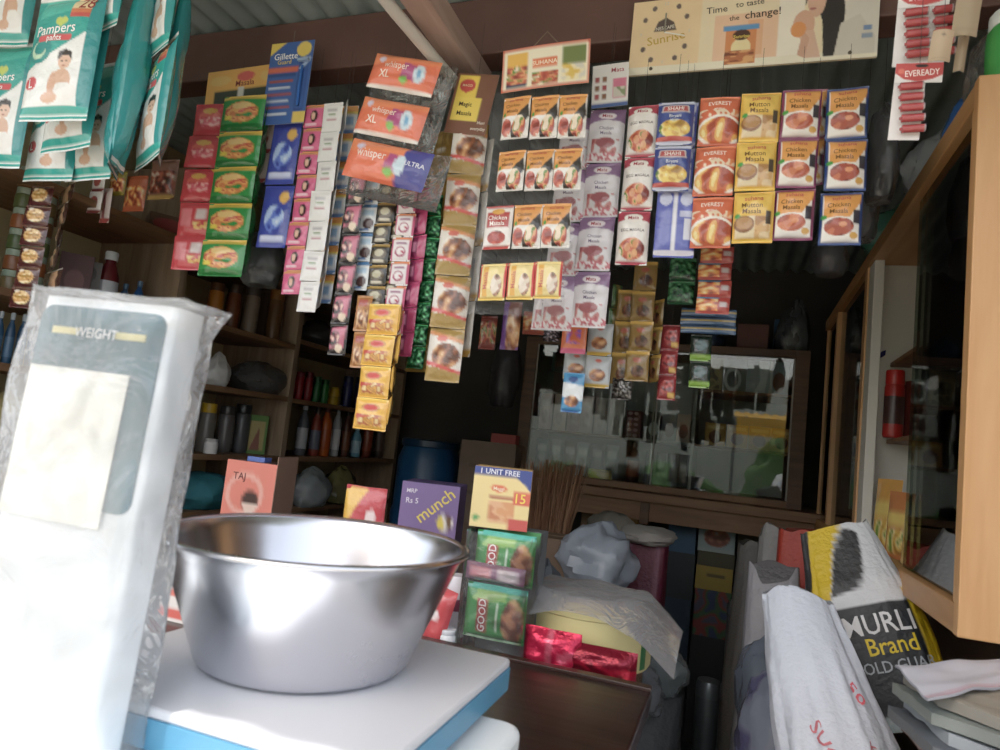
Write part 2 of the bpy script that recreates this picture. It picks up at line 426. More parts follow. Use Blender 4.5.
# ================================================================ counter, platform behind it, scale and bowl
dc = thing('dark_counter', 'dark brown polished wooden counter under the weighing scale', 'counter', (-1.5, 0, 0))
MB().box(0, 1.405, .22, 1.118, .9, .93).obj('counter_top', 'wood_dark', dc, False, .004)
MB().box(0, 1.405, 1.10, 1.118, .93, .936).obj('edge_strip', 'wood_dark', dc, False, .001)
MB().box(.03, 1.375, .26, .29, 0, .9).obj('front_panel', 'wood_dark', dc, False)
MB().box(1.36, 1.385, .29, 1.1, 0, .9).obj('side_panel', 'wood_dark', dc, False)
MB().box(.02, .045, .29, 1.1, 0, .9).obj('side_panel', 'wood_dark', dc, False)
bb = thing('goods_bench', 'low wooden bench behind the dark counter holding boxes and packs', 'bench', (-1.5, 1.13, 0))
MB().box(0, 1.36, 0, .5, .87, .90).obj('bench_top', 'wood_case', bb, False, .002)
for x in (.02, 1.29):
    for y in (.02, .43): MB().box(x, x+.05, y, y+.05, 0, .87).obj('leg', 'wood_case', bb, False)

def rbox(x0, x1, y0, y1, z0, z1, c, r=.012, seg=4):
    """box with corners rounded in plan"""
    pts = []
    for cx, cy, a0 in ((x1-r, y1-r, 0), (x0+r, y1-r, 90), (x0+r, y0+r, 180), (x1-r, y0+r, 270)):
        for k in range(seg+1):
            a = R(a0+90*k/seg); pts.append((cx+r*cos(a), cy+r*sin(a)))
    n = len(pts); mb = MB()
    fs = [tuple(range(n-1, -1, -1)), tuple(range(n, 2*n))]+[(i, (i+1) % n, n+(i+1) % n, n+i) for i in range(n)]
    return mb.add([(x, y, z0) for x, y in pts]+[(x, y, z1) for x, y in pts], fs, c)
sc = thing('weighing_scale', 'white weighing scale with tall display post wrapped in clear plastic', 'weighing scale', (-.35, .5, .93))
ox, oy, oz = -.35, .5, .93
rbox(-.62-ox, -.163-ox, .28-oy, .632-oy, .012, .098, 'dfe6ea', .02).obj('base', 'plastic', sc, True, .006)
rbox(-.505-ox, -.198-ox, .408-oy, .688-oy, .106, .127, '4a86a8', .006).obj('tray_skirt', 'plastic', sc, True)
rbox(-.505-ox, -.199-ox, .409-oy, .687-oy, .127, .135, 'c6c8ce', .006).obj('tray', 'plastic', sc, True, .002)
for x in (-.44, -.25):
    for y in (.45, .6): MB().lathe([(.012, .098), (.012, .107)], '8a8f94', 12, (x-ox, y-oy)).obj('tray_support', 'plastic', sc)
for x in (-.58, -.2):
    for y in (.32, .59): MB().lathe([(.014, 0), (.014, .013)], '2b2b2b', 12, (x-ox, y-oy)).obj('rubber_foot', 'plastic', sc)
# display post
pw, ph = .120, .305
hd = thing('tmp', 'x', 'x'); bpy.data.objects.remove(hd)
post = bpy.data.objects.new('display_post', None); C.objects.link(post); post.parent = sc
post.location = (-.449-ox, .36-oy, 1.028-oz+.0); post.rotation_euler = (R(-1.5), R(1.5), R(4))
rbox(-pw/2, pw/2, 0, .034, 0, ph+.02, 'eef2f4', .006).obj('post_housing', 'plastic', post, True)
def panel(w, h, r, c, y, z0, n=5):
    pts = []
    for cx, cz, a0 in ((w/2-r, h-r, 0), (-w/2+r, h-r, 90), (-w/2+r, r, 180), (w/2-r, r, 270)):
        for k in range(n+1):
            a = R(a0+90*k/n); pts.append((cx+r*cos(a), y, z0+cz+r*sin(a)))
    m_ = len(pts)
    return MB().add(pts+[(p[0], y+.002, p[2]) for p in pts], [tuple(range(m_))]+[(i, m_+i, m_+(i+1) % m_, (i+1) % m_) for i in range(m_)], c)
pm = panel(.112, .142, .01, '155a6a', -.002, .176)
for x0, x1 in ((-.042, -.018), (.016, .042)): pm.box(x0, x1, -.0032, -.002, .297, .302, 'e9dd9a')
f_ = lambda u, v: ((u-.5)*.1, -.0032, .1*(1-v)+.2)
add_text(pm, [('t', 'WEIGHT', .49, .005, .07, 'ffffff')], f_, .1, .1)
add_text(pm, [('t', 'kg', .05, .33, .05, 'dfeef0'), ('t', '0.00', .33, .34, .06, 'cfe6ea')], f_, .1, .1)
pm.obj('display_panel', 'plastic', post, False)
MB().grid(lambda u, v: (-.054+u*.09, -.004-.0015*sin(pi*u), .272-v*.108), 6, 6, 'fdfcf2').obj('paper_sticker', 'card', post)
def cover(u, v):
    a = 2*pi*u; s = 1+.05*noise.noise(Vector((cos(a)*1.2, sin(a)*1.2, v*3)))
    k = lambda t: math.copysign(abs(t)**.45, t)
    fl = .004+.010*v+.006*(1-v)**3+.004*noise.noise(Vector((cos(a)*3, sin(a)*3, v*7)))
    x = k(cos(a))*(pw/2+fl)*s; y = .017+k(sin(a))*(.021+fl)
    if v < .06 and cos(a) > .3: x += .012*(1-v/.06)*cos(a)
    return (x, y, ph+.024-v*(ph+.01)+.004*noise.noise(Vector((cos(a)*2, sin(a)*2, 9)))*(1-v))
cvr = MB().grid(cover, 64, 30, 'ffffff')
n_ = 65
cvr.add([cover(i/16, 0) for i in range(16)], [tuple(range(16))], 'ffffff')
cvr.obj('plastic_cover', 'film_cover', post)

bowl = thing('steel_bowl', 'large wide polished steel bowl standing on the weighing scale tray', 'bowl', (-.360, .562, 1.066))
r0, r1, bh = .093, .1365, .107
out_ = [(.001, 0), (r0-.004, 0), (r0, .002), (r0+.003, .005)]+[(r0+.003+(r1-r0-.003)*t, .005+(bh-.005)*t) for t in [i/10 for i in range(1, 11)]]
prin = [(.001, .003), (r0-.004, .003), (r0, .006)]+[(r0+(r1-.003-r0)*t, .006+(bh-.006)*t) for t in [i/10 for i in range(1, 11)]]
MB().lathe(out_+[(r1+.001, bh+.001), (r1-.001, bh+.002)]+prin[::-1], 'ffffff', 96).obj('bowl_body', 'steel', bowl, angle=80)
MB().lathe([(r1-.0005, bh-.002), (r1+.0035, bh-.001), (r1+.004, bh+.002), (r1+.001, bh+.004), (r1-.003, bh+.002), (r1-.0005, bh-.002)], 'ffffff', 96, cap=False).obj('rolled_rim', 'steel', bowl, angle=80)

# ================================================================ daylight
w = bpy.data.worlds.new('world'); bpy.context.scene.world = w; w.use_nodes = True
nt = w.node_tree; bg = nt.nodes['Background']
sk = nt.nodes.new('ShaderNodeTexSky'); sk.sky_type = 'NISHITA'; sk.sun_disc = False; sk.sun_elevation = R(48); sk.sun_rotation = R(200); sk.air_density = 1.2; sk.dust_density = 4
mxn = nt.nodes.new('ShaderNodeMixRGB'); mxn.inputs[0].default_value = .5; mxn.inputs[2].default_value = (6.0, 6.2, 6.4, 1)
nt.links.new(sk.outputs[0], mxn.inputs[1]); nt.links.new(mxn.outputs[0], bg.inputs['Color']); bg.inputs['Strength'].default_value = .30
sl = bpy.data.lights.new('sun', 'SUN'); so = bpy.data.objects.new('sun', sl); C.objects.link(so)
sl.energy = 5.0; sl.angle = R(.6); sl.color = (1, .96, .9)
dirv = Vector((.08, .27, -.97)).normalized()
so.rotation_euler = dirv.to_track_quat('-Z', 'Y').to_euler()
vs_ = bpy.context.scene.view_settings; vs_.view_transform = 'Standard'; vs_.look = 'None'; vs_.exposure = .30; vs_.gamma = 1.13
# ================================================================ goods hanging from the beam
FOOD_RED = ['7a1f10', 'a8341a', 'c9532a', 'e09a62', '5f8a2e', 'f1dcc0']
FOOD_BRN = ['5d2f14', '8a4a22', 'b06a34', 'd39a5c', 'e8c79a']
FOOD_YEL = ['a8791c', 'd9a52c', 'f0cf57', 'f6e39a', '6b8f2c']
FOOD_ORG = ['8f2f0c', 'c24d12', 'e57a22', 'f4b04a', 'f6dc9c']

# ---- nappy packs
def nappy(size, badge=None, edge=False):
    L = [('r', 0, 0, 1, 1, '12a79c'), ('p', [(.12, 0), (1, 0), (1, .12), (.1, .2)], '3cbfae'), ('p', [(0, .62), (.25, .55), (.5, .47), (.8, .36), (1, .24), (1, .9), (0, .9)], 'f4f6f5'),
         ('e', .22, .46, .2, .11, '0d8f8c'), ('e', .2, .46, .13, .07, 'bfe6c5'), ('e', .22, .445, .11, .05, '0d8f8c'),
         ('e', .45, .235, .05, .03, 'c9d95a'), ('e', .53, .235, .05, .03, 'c9d95a'), ('p', [(.4, .24), (.58, .24), (.49, .29)], 'c9d95a'),
         ('r', .2, .345, .66, .4, 'd8343f'), ('e', .2, .3725, .03, .028, 'd8343f'), ('e', .66, .3725, .03, .028, 'd8343f'),
         # seated baby figure
         ('e', .62, .72, .16, .1, 'dfae90'), ('e', .68, .8, .2, .07, 'f2efec'), ('e', .5, .74, .06, .1, 'd9a586'), ('e', .48, .84, .13, .04, 'dfae90'), ('e', .64, .56, .1, .062, 'e3b599'),
         ('p', [(.53, .55), (.54, .49), (.64, .465), (.74, .49), (.75, .55), (.7, .52), (.6, .52)], '2f221c'), ('e', .6, .56, .012, .008, '3a2a22'), ('e', .67, .56, .012, .008, '3a2a22'), ('e', .635, .595, .025, .008, 'b06a5a'),
         ('e', .15, .72, .11, .052, 'd23b45'),
         ('r', 0, .9, 1, .955, '12a79c'), ('r', 0, .955, 1, 1, 'f2f5f4'), ('r', 0, 0, 1, .03, 'f2f5f4'),
         ('t', 'Pampers', .42, .297, .13, 'ffffff', 3, .6), ('t', 'pants', .43, .373, .075, 'ffffff'), ('t', size, .15, .72, .11, 'ffffff')]
    L.insert(-3, ('r', .87, .03, 1, .9, '0f8f92'))
    if edge: L = [('r', 0, 0, 1, 1, '0f9296'), ('r', 0, 0, .22, .9, '12a79c'), ('p', [(0, .4), (.2, .3), (.2, .9), (0, .9)], 'eef2f1'), ('r', .5, .2, .6, .26, '2a5a9a'), ('r', .3, .5, .42, .62, 'b84a50'), ('F', .25, .1, 1, .88, ['0d8488', '0f9296', '15a5a2'], 3), ('r', 0, .955, 1, 1, 'eef2f1'), ('r', 0, 0, 1, .03, 'eef2f1')]; return L
    if badge:
        k = len(L)-6
        L = L[:k]+[('r', .6, .03, .98, .155, 'f3d9a0'), ('r', .6, .135, .98, .2, 'd86a2c'), ('r', .6, .175, .98, .21, 'c93a2c')]+L[k:]+[('t', badge, .79, .085, .15, '9c2a20')]
    return L
PK = [  # left, right, top, bottom, depth, turn, size, badge, thickness, label
 (4, 50, -75, 47, 1.02, 8, 'M', None, .03, 'teal and white nappy pack with M size circle cut by the top edge'),
 (-10, 42, 44, 168, 1.04, 6, 'M', None, .034, 'lowest nappy pack at the left edge, teal with white foot band and baby'),
 (41, 108, -4, 121, .97, 4, 'L', '28', .036, 'front nappy pack showing size L and an orange 28 price badge'),
 (60, 112, 28, 151, 1.03, -8, 'L', '28', .034, 'nappy pack hidden behind the front L pack, 24 badge half covered'),
 (43, 92, 66, 181, 1.09, 2, 'L', None, .03, 'nappy pack whose white foot shows lowest below the front packs'),
 (84, 130, 64, 180, 1.10, -4, 'M', None, .03, 'nappy pack with pale foot hanging right beside the lowest one'),
 (106, 141, -90, 31, 1.0, -14, 'L', None, .03, 'nappy pack at the top with its white foot just above the edge-on packs'),
 (122, 150, 32, 172, 1.06, -50, 'M', None, .05, 'nappy pack turned edge-on, first of the folded teal sides'),
 (138, 164, -30, 166, 1.05, -58, 'M', None, .05, 'tall edge-on teal nappy pack in the middle of the bunch'),
 (147, 185, 45, 164, 1.08, -28, 'L', '28', .034, 'nappy pack half turned with a small 28 badge near the red strips'),
 (160, 192, -60, 53, 1.06, -24, 'M', None, .03, 'nappy pack at the top of the bunch beside the roof sheet'),
 (176, 201, -20, 160, 1.12, -46, 'M', None, .04, 'narrow nappy pack closing the bunch next to the red sachets')]
for l, r, t, b, Y, yaw, s, bg_, d, lab in PK:
    hang_one('nappy_pack', 'pack_body', nappy(s, bg_, yaw < -40), l, r, t, b, Y, lab, 'nappy pack', d, yaw, 'pouch', 'nappy packs bunched at the top left', nx=56, ny=84, top=ROOF_Z)

# ---- candy and cookie strips at far left
COOK = [('r', 0, 0, 1, 1, '4a1d1c'), ('f', .5, .5, .36, .33, ['8a5a20', 'c98f3a', 'e8c583', 'f3e2b8'], 6), ('r', 0, 0, 1, .1, '6a4a3a'), ('e', .3, .2, .12, .06, 'efe2cf'), ('r', .3, .42, .75, .52, 'a87a1e')]
hang_strip('sachet_strip', 'sachet', COOK, 31, 55, 186, 308, 6, 1.15, 'brown cookie sachet strip with six packs hanging above the plastic-wrapped scale', yaw=10, group='strips at the left', top=ROOF_Z)
hang_strip('sachet_strip', 'sachet', [('r', 0, 0, 1, 1, '3d2420'), ('r', .5, .05, .85, .9, 'b98c66'), ('r', 0, 0, 1, .07, 'd8d2ca')], 60, 76, 186, 292, 5, 1.2, 'twisted dark brown sachet strip beside the cookie sachet strip', yaw=-30, group='strips at the left', top=ROOF_Z, wr=2)
hang_strip('sachet_strip', 'sachet', [('r', 0, 0, 1, 1, 'efe9e6'), ('e', .5, .5, .3, .28, 'a8433f'), ('r', 0, .85, 1, 1, '8e3a3c')], 94, 107, 170, 214, 2, 1.5, 'short white sachet strip with red print below the nappy packs', top=ROOF_Z)
hang_strip('sachet_strip', 'sachet', [('r', 0, 0, 1, 1, 'e6d3d0'), ('r', .3, .1, .6, .9, 'b86a70'), ('r', 0, .88, 1, 1, 'b5403a')], 103, 113, 188, 223, 1, 1.52, 'single narrow pink-white sachet hanging right of the short white strip', top=ROOF_Z)
for l, r, t, b, Y, lab in ((112, 128, 172, 196, 1.55, 'small yellow-green candy bag below the nappy packs'), (128, 149, 176, 212, 1.57, 'small orange candy bag with red pieces above the brown shelf'), (153, 180, 160, 200, 1.5, 'clear bag of reddish candies with gold foot beside the red strip')):
    k = int(l); base = ['9a8a2c', 'c2551e', '8a5a4a'][(112, 128, 153).index(k)]
    hang_one('candy_bag', 'bag_body', [('r', 0, 0, 1, 1, base), ('F', .05, .3, .95, .85, FOOD_ORG if k != 153 else ['4a2018', '7d2a1c', 'b5532f', 'd9c2b0'], 7), ('r', 0, .9, 1, 1, 'c9a04a' if k == 153 else base)], l, r, t, b, Y, lab, 'candy bag', .02, 0, top=ROOF_Z)

# ---- orange header card with the red and green strips
def card(name, part, layers, l, r, t, b, Y, label, cat, yaw=0, nx=36, ny=30, bend=0, roll=0, back='b9a684', top=2.215):
    c, w, h = frame_of(l, r, t, b, Y, yaw)
    o = thing(name, label, cat, c, R(yaw))
    p = flat_mb(w, h, layers, nx, ny, bend=bend, back=back).obj(part, 'card', o); p.rotation_euler.y = R(roll)
    return o, w, h
o, w, h = card('header_card', 'card_sheet', [('r', 0, 0, 1, 1, 'e8a838'), ('r', .12, .5, .88, .9, '2f3a2a'), ('r', .46, .45, .54, 1, 'd8d8cc'), ('e', .55, .2, .12, .12, 'd8453a'), ('e', .2, .25, .15, .12, 'e6b95a'), ('e', .85, .25, .1, .12, 'e6b95a'), ('t', 'Masala', .55, .36, .07, '8e2418')],
     208, 279, 68, 110, 1.36, 'orange yellow header card with dark windows above the red and green strips', 'header card', roll=-2)
string_part(o, w)
REDS = [('r', 0, 0, 1, 1, 'c4162c'), ('e', .5, .38, .33, .16, 'd84a3c'), ('e', .5, .24, .22, .09, 'd9a23a'), ('F', .18, .42, .82, .72, ['c4162c', 'e0566a', 'f0b0a8'], 9), ('p', [(.78, 0), (1, 0), (1, .2)], 'f0c22e'), ('r', 0, .93, 1, 1, 'a01022')]
REDB = [('r', 0, 0, 1, 1, 'c8182e'), ('r', .1, .2, .42, .72, 'e0707a'), ('r', .56, .2, .85, .5, 'd9c8c8'), ('F', .5, .58, .9, .8, ['c8182e', 'e6b04a', 'f2d48a'], 7)]
hang_strip('sachet_strip', 'sachet', REDS, 196, 229, 104, 268, 5, 1.35, 'red sachet strip of five hanging from the orange header card', d=.016, group='red and green snack strips', alt=REDB, nx=20, ny=24, string=False, yaw=4)
GRN = [('r', 0, 0, 1, 1, '1f8a3a'), ('r', 0, 0, 1, .12, 'e0b82c'), ('f', .5, .5, .4, .3, ['1f8a3a', 'd8742c', 'e8a64a', 'c23a24', 'e8d04a'], 5), ('e', .5, .32, .24, .09, 'e8c070'), ('r', 0, .82, 1, 1, '16702e'), ('e', .2, .66, .1, .06, 'e8d02c')]
hang_strip('sachet_strip', 'sachet', GRN, 226, 267, 96, 274, 5, 1.33, 'green snack sachet strip of five beside the red one', d=.02, group='red and green snack strips', nx=24, ny=26, string=False, yaw=-2)
hang_strip('sachet_strip', 'sachet', [('r', 0, 0, 1, 1, '1c7034'), ('r', .4, .2, .9, .6, '5f8a5a')], 262, 275, 110, 272, 5, 1.38, 'edge-on green sachet strip behind the green snack strip', d=.016, group='red and green snack strips', yaw=-50, string=True)

# ---- razor card, detergent strip and photo strip
o, w, h = card('razor_card', 'card_sheet', [('r', 0, 0, 1, 1, '1f57a8'), ('p', [(0, 0), (.35, 0), (0, .15)], 'f0cf3a'), ('e', .78, .1, .17, .09, 'f0d04a'), ('r', 0, .3, .7, .37, 'd8582c'), ('r', .02, .38, .66, .42, '163f80')]+[('r', .06, .46+.08*k, .62-.05*(k % 2), .49+.08*k, ['a34a4a', 'c8d4e8'][k % 2]) for k in range(6)]+
     [('r', .72, .26, .93, .84, '123c86'), ('r', .745, .28, .905, .82, '1f57a8'), ('r', .78, .2, .95, .26, 'd5e2f2'), ('p', [(.9, .2), (.98, .22), (.82, .34), (.72, .34)], 'a8c4e6'), ('r', .72, .86, 1, .99, 'e8c84a'), ('t', 'Gillette', .38, .17, .13, 'ffffff', 0, .55), ('t', 'Guard', .36, .24, .09, 'f0d04a')],
     272, 315, 42, 124, 1.35, 'blue razor blister card with yellow corners hanging below the beam', 'razor card', nx=40, ny=60)
rz = MB().tube([(w*.33, -.006, -h*.32), (w*.33, -.008, -h*.6), (w*.33, -.006, -h*.8)], [.003, .0042, .003], '2c62b4', 10)
rz.box(w*.22, w*.46, -.012, -.004, -h*.27, -h*.24, '9fb8d8'); rz.obj('razor', 'plastic', o)
MB().tube([(0, 0, 0), (0, 0, .03)], .0008, '6b655c').obj('hanging_string', 'matte', o)
DET = [('r', 0, 0, 1, 1, '2336a0'), ('f', .5, .55, .34, .22, ['2336a0', '4a6ad0', 'a8c4f0', 'dfe9ff'], 4), ('r', .1, .82, .9, .9, 'c9d2f2'), ('e', .75, .2, .16, .1, 'e6b03a')]
DETB = [('r', 0, 0, 1, 1, '2740b0'), ('r', .12, .3, .9, .62, '8aa2e0'), ('r', .18, .32, .5, .45, 'e6ecf8'), ('p', [(.55, .08), (.7, .2), (.42, .2)], 'd8e0f4'), ('r', .1, .9, .9, .94, '8a3a6a')]
hang_strip('sachet_strip', 'sachet', DET, 276, 303, 124, 248, 2, 1.37, 'dark blue detergent sachet strip below the razor card', d=.014, alt=None, nx=22, ny=30, group='detergent strips')
hang_strip('sachet_strip', 'sachet', [('r', 0, 0, 1, 1, 'd8c2bc'), ('f', .5, .5, .3, .3, ['8a3a30', 'c98a78', 'e6c0b0'], 5), ('r', 0, .88, 1, 1, 'b5404a')], 262, 275, 124, 184, 2, 1.41, 'narrow pinkish sachet strip with face print behind the detergent strip', group='detergent strips', yaw=-10)

# ---- shampoo and soap strips
PNK = [('r', 0, 0, 1, 1, 'd8467e'), ('r', 0, 0, 1, .16, 'd98a4a'), ('e', .55, .52, .2, .26, '3a1c20'), ('e', .5, .52, .11, .16, 'e0ac90'), ('r', .1, .82, .7, .9, 'f0c8d8')]
hang_strip('sachet_strip', 'sachet', PNK, 307, 326, 105, 291, 8, 1.36, 'pink shampoo sachet strip with dark-haired face prints, eight long', d=.008, group='shampoo sachet strips', yaw=0)
WHT = [('r', 0, 0, 1, 1, 'eceae8'), ('r', .25, .2, .75, .3, 'b5b0b4'), ('r', .3, .38, .7, .44, '8aa07a'), ('r', .25, .56, .75, .62, 'c08a94'), ('r', 0, .97, 1, 1, 'c9c6c4')]
hang_strip('sachet_strip', 'sachet', WHT, 325, 344, 103, 308, 7, 1.35, 'long white sachet strip with faint print beside the pink strip', d=.006, group='shampoo sachet strips')
hang_strip('sachet_strip', 'sachet', [('r', 0, 0, 1, 1, 'd4d2d2'), ('r', .3, .2, .6, .7, 'b9b6ba')], 340, 352, 104, 304, 7, 1.38, 'second white sachet strip turned edge-on behind the long white one', d=.006, yaw=-45, group='shampoo sachet strips')
BLU = [('r', 0, 0, 1, 1, 'dfe2e4'), ('r', 0, 0, 1, .22, 'e0902c'), ('r', 0, .22, 1, .3, 'e8c83a'), ('r', .15, .4, .85, .7, '8ab0d4'), ('r', 0, .86, 1, 1, '5a86c0')]
hang_strip('sachet_strip', 'sachet', BLU, 341, 358, 106, 300, 7, 1.40, 'white and blue sachet strip with orange bands behind the white strips', d=.008, group='shampoo sachet strips')
BPK = [('r', 0, 0, 1, 1, '211a1e'), ('p', [(.15, .12), (.95, .05), (.9, .75), (.1, .8)], 'c9627e'), ('f', .4, .5, .3, .3, ['241418', '8a4452', 'e8b8a8'], 5), ('e', .65, .78, .2, .14, 'f0d8c0')]
hang_strip('sachet_strip', 'sachet', BPK, 350, 368, 175, 352, 6, 1.34, 'black and pink sachet strip, its foot ragged and shiny', d=.012, group='hair colour sachet strips')
WBL = [('r', 0, 0, 1, 1, 'e6ebef'), ('r', 0, 0, 1, .12, '4a86c0'), ('r', .2, .2, .8, .4, 'a8c8e0'), ('e', .55, .7, .3, .2, '4a3030'), ('r', .1, .88, .6, .94, '3a70b0')]
hang_strip('sachet_strip', 'sachet', WBL, 365, 383, 176, 290, 4, 1.36, 'white and pale blue sachet strip between the black ones', d=.008, group='hair colour sachet strips')
BGD = [('r', 0, 0, 1, 1, '2a2622'), ('r', 0, 0, 1, .14, 'b08a3a'), ('e', .5, .5, .4, .28, '5a4a32'), ('e', .5, .45, .26, .18, 'c0b89a'), ('r', .2, .78, .8, .9, 'd8d0bc')]
hang_strip('sachet_strip', 'sachet', BGD, 380, 398, 182, 306, 6, 1.34, 'black and gold sachet strip, first of the twin pair', d=.01, group='hair colour sachet strips')
hang_strip('sachet_strip', 'sachet', BGD, 397, 414, 182, 300, 6, 1.35, 'black and gold sachet strip, second of the twin pair beside the white-red sachets', d=.01, group='hair colour sachet strips')
WRD = [('r', 0, 0, 1, 1, 'e8e4de'), ('e', .5, .65, .3, .24, 'a8584a'), ('r', .1, .1, .8, .22, 'a89a90'), ('r', 0, .94, 1, 1, '8a8078')]
hang_strip('sachet_strip', 'sachet', WRD, 391, 408, 186, 262, 3, 1.375, 'short white sachet strip with small reddish figures behind the black-gold pair', d=.008, group='hair colour sachet strips')
PWH = [('r', 0, 0, 1, 1, 'f0e8ea'), ('r', 0, 0, 1, .1, 'e07a3a'), ('r', 0, .1, .1, 1, 'c93a70'), ('r', .9, .1, 1, 1, 'c93a70'), ('e', .5, .62, .28, .22, 'b04a70'), ('e', .5, .6, .2, .15, 'f6eef0'), ('e', .62, .62, .06, .05, 'c02a50'), ('r', .25, .22, .8, .3, '9a5a80')]
hang_strip('sachet_strip', 'sachet', PWH, 400, 419, 190, 357, 7, 1.345, 'white sachet strip with magenta edges and orange tops, seven long', d=.012, group='boxed sachet strips', mat='card')
hang_strip('sachet_strip', 'sachet', [('r', 0, 0, 1, 1, 'b02860'), ('r', .2, .1, .6, .9, '7d1a4a'), ('r', .3, .3, .5, .7, 'd884a8')], 415, 432, 188, 354, 7, 1.36, 'magenta sachet strip seen edge-on next to the white and magenta one', d=.010, yaw=-15, group='boxed sachet strips')
GMT = [('r', 0, 0, 1, 1, '17482a'), ('F', 0, .1, 1, .9, ['0e2a18', '17482a', '27683c', '5a9a6a'], 6), ('r', 0, 0, 1, .1, '3a8a54')]
hang_strip('sachet_strip', 'sachet', GMT, 428, 444, 195, 366, 8, 1.365, 'dark green metallic sachet strip beside the brown gold noodle strip', d=.014, mat='foil', wr=2)
YEL = [('r', 0, 0, 1, 1, 'f0b41e'), ('e', .5, .3, .3, .13, 'c8862a'), ('e', .5, .3, .22, .09, 'd8342c'), ('F', .1, .52, .9, .88, ['c8862a', 'e8a83a', 'b5541e', 'f0d08a'], 6), ('p', [(.05, .5), (.6, .58), (.05, .66)], 'c93a1e'), ('r', 0, 0, 1, .07, 'f6d04a')]
hang_strip('sachet_strip', 'sachet', YEL, 369, 400, 304, 429, 4, 1.31, 'yellow masala sachet strip of four hanging lowest in front of the wall shelves', d=.018, nx=22, ny=26, string=True)
hang_strip('sachet_strip', 'sachet', [('r', 0, 0, 1, 1, 'b5742c'), ('r', .2, .1, .8, .3, 'a83a2c'), ('F', .1, .4, .9, .9, FOOD_BRN, 6)], 359, 374, 296, 368, 2, 1.33, 'two brown and red sachets hanging beside the yellow masala strip', d=.014)
hang_strip('sachet_strip', 'sachet', [('r', 0, 0, 1, 1, 'c9961e'), ('r', .3, .1, .7, .9, 'a8781a')], 396, 406, 306, 424, 4, 1.345, 'edge-on yellow sachet strip just behind the yellow masala strip', d=.014, yaw=-55)

# ---- sanitary pad packs in three clear pouches
PAD = [('r', 0, 0, 1, 1, 'e8602a'), ('p', [(0, .0), (1, .0), (1, .15), (0, .35)], 'ee7a3a'), ('p', [(.55, .25), (.78, .3), (.78, .75), (.5, .62)], 'b03a7a'), ('e', .79, .5, .08, .26, 'cfe4f2'), ('e', .79, .5, .035, .12, '5aa0d0'), ('e', .58, .72, .06, .11, '7ac04a'), ('e', .15, .2, .05, .09, 'd8d0e8'), ('r', 0, .93, 1, 1, 'f2ece6'), ('t', 'whisper', .42, .35, .085, 'f6d8c8'), ('t', 'XL', .26, .62, .1, 'ffe8d8')]
PADB = PAD[:-3]+[('p', [(.72, .0), (1, 0), (1, 1), (.66, 1)], '3a3a94'), ('e', .7, .5, .07, .26, 'cfe4f2'), ('t', 'whisper', .32, .35, .085, 'f6d8c8'), ('t', 'ULTRA', .86, .4, .05, 'e8e8f8')]
c, w, h = frame_of(361, 452, 40, 196, 1.26)
o = thing('pad_packet_strip', 'three orange sanitary pad packs in clear pouches joined one below the other', 'packet strip', c+Vector((0, 0, 0)), 0)
dx = 0
for k, (l, r, t, b) in enumerate(((370, 449, 58, 99), (358, 436, 102, 146), (345, 442, 146, 192))):
    cc, w2, h2 = frame_of(l, r, t, b, 1.26); w2 *= .88; h2 *= .84
    q = pouch_mb(w2, h2, .035, PADB if k == 2 else PAD, 36, 18, k, crimp=.03).obj('pad_pack', 'pouch', o, loc=cc-c)
    q.rotation_euler = (0, R(13), 0)
    fl = pouch_mb(w2*1.22, h2*1.45, .06, [('r', 0, 0, 1, 1, 'ffffff')], 16, 14, k+9, crimp=.04).obj('clear_pouch', 'film', o, loc=cc-c+Vector((0, .040, .012)))
    fl.rotation_euler = (0, R(11), 0)
string_part(o, w, top=2.2)

# ---- brown card with the noodle strips
o, w, h = card('brown_card', 'card_sheet', [('r', 0, 0, 1, 1, '7a4a32'), ('r', .06, .03, .55, .42, 'f0cc2a'), ('e', .3, .2, .19, .11, 'c8281e'), ('p', [(.2, .26), (.4, .26), (.3, .34)], 'c8281e'), ('r', .06, .40, .72, .78, 'f2d23a'), ('t', 'MAGGI', .3, .2, .055, 'f6e2b0'), ('t', 'Magic', .36, .51, .1, '3a2a1e', 0, .5), ('t', 'Masala', .38, .66, .1, '3a2a1e', 0, .55), ('t', 'Meri', .84, .8, .07, 'f0e2d2'), ('t', 'everyday', .8, .9, .07, 'f0e2d2', 0, .36)],
     458, 500, 74, 134, 1.33, 'brown cardboard hanger with a yellow masala logo beside the wooden rafter', 'hanger card', nx=40, ny=44, roll=8)
string_part(o, w)
NOD = [('r', 0, 0, 1, 1, 'a8863a'), ('p', [(0, .1), (1, .28), (1, .82), (0, .72)], 'e8e0d4'), ('f', .55, .52, .42, .24, FOOD_BRN, 5), ('p', [(0, .62), (1, .78), (1, .84), (0, .7)], 'd0342c'), ('p', [(0, .04), (1, .2), (1, .27), (0, .12)], 'd88a4a'), ('e', .4, .2, .16, .06, 'd8604a')]
hang_strip('sachet_strip', 'sachet', NOD, 454, 488, 124, 374, 5, 1.34, 'gold, white and red noodle sachet strip hanging from the brown card', d=.018, nx=24, ny=30, yaw=6, string=False)
hang_strip('sachet_strip', 'sachet', [('r', 0, 0, 1, 1, '9c7a2a'), ('r', .3, .42, .7, .5, 'e0d8c0'), ('F', .1, .1, .9, .35, ['8a6a22', '9c7a2a', 'b8963e'], 5)], 434, 458, 130, 366, 5, 1.395, 'plain gold back of a noodle sachet strip beside the green metallic strip', d=.018, yaw=-12, group=None)
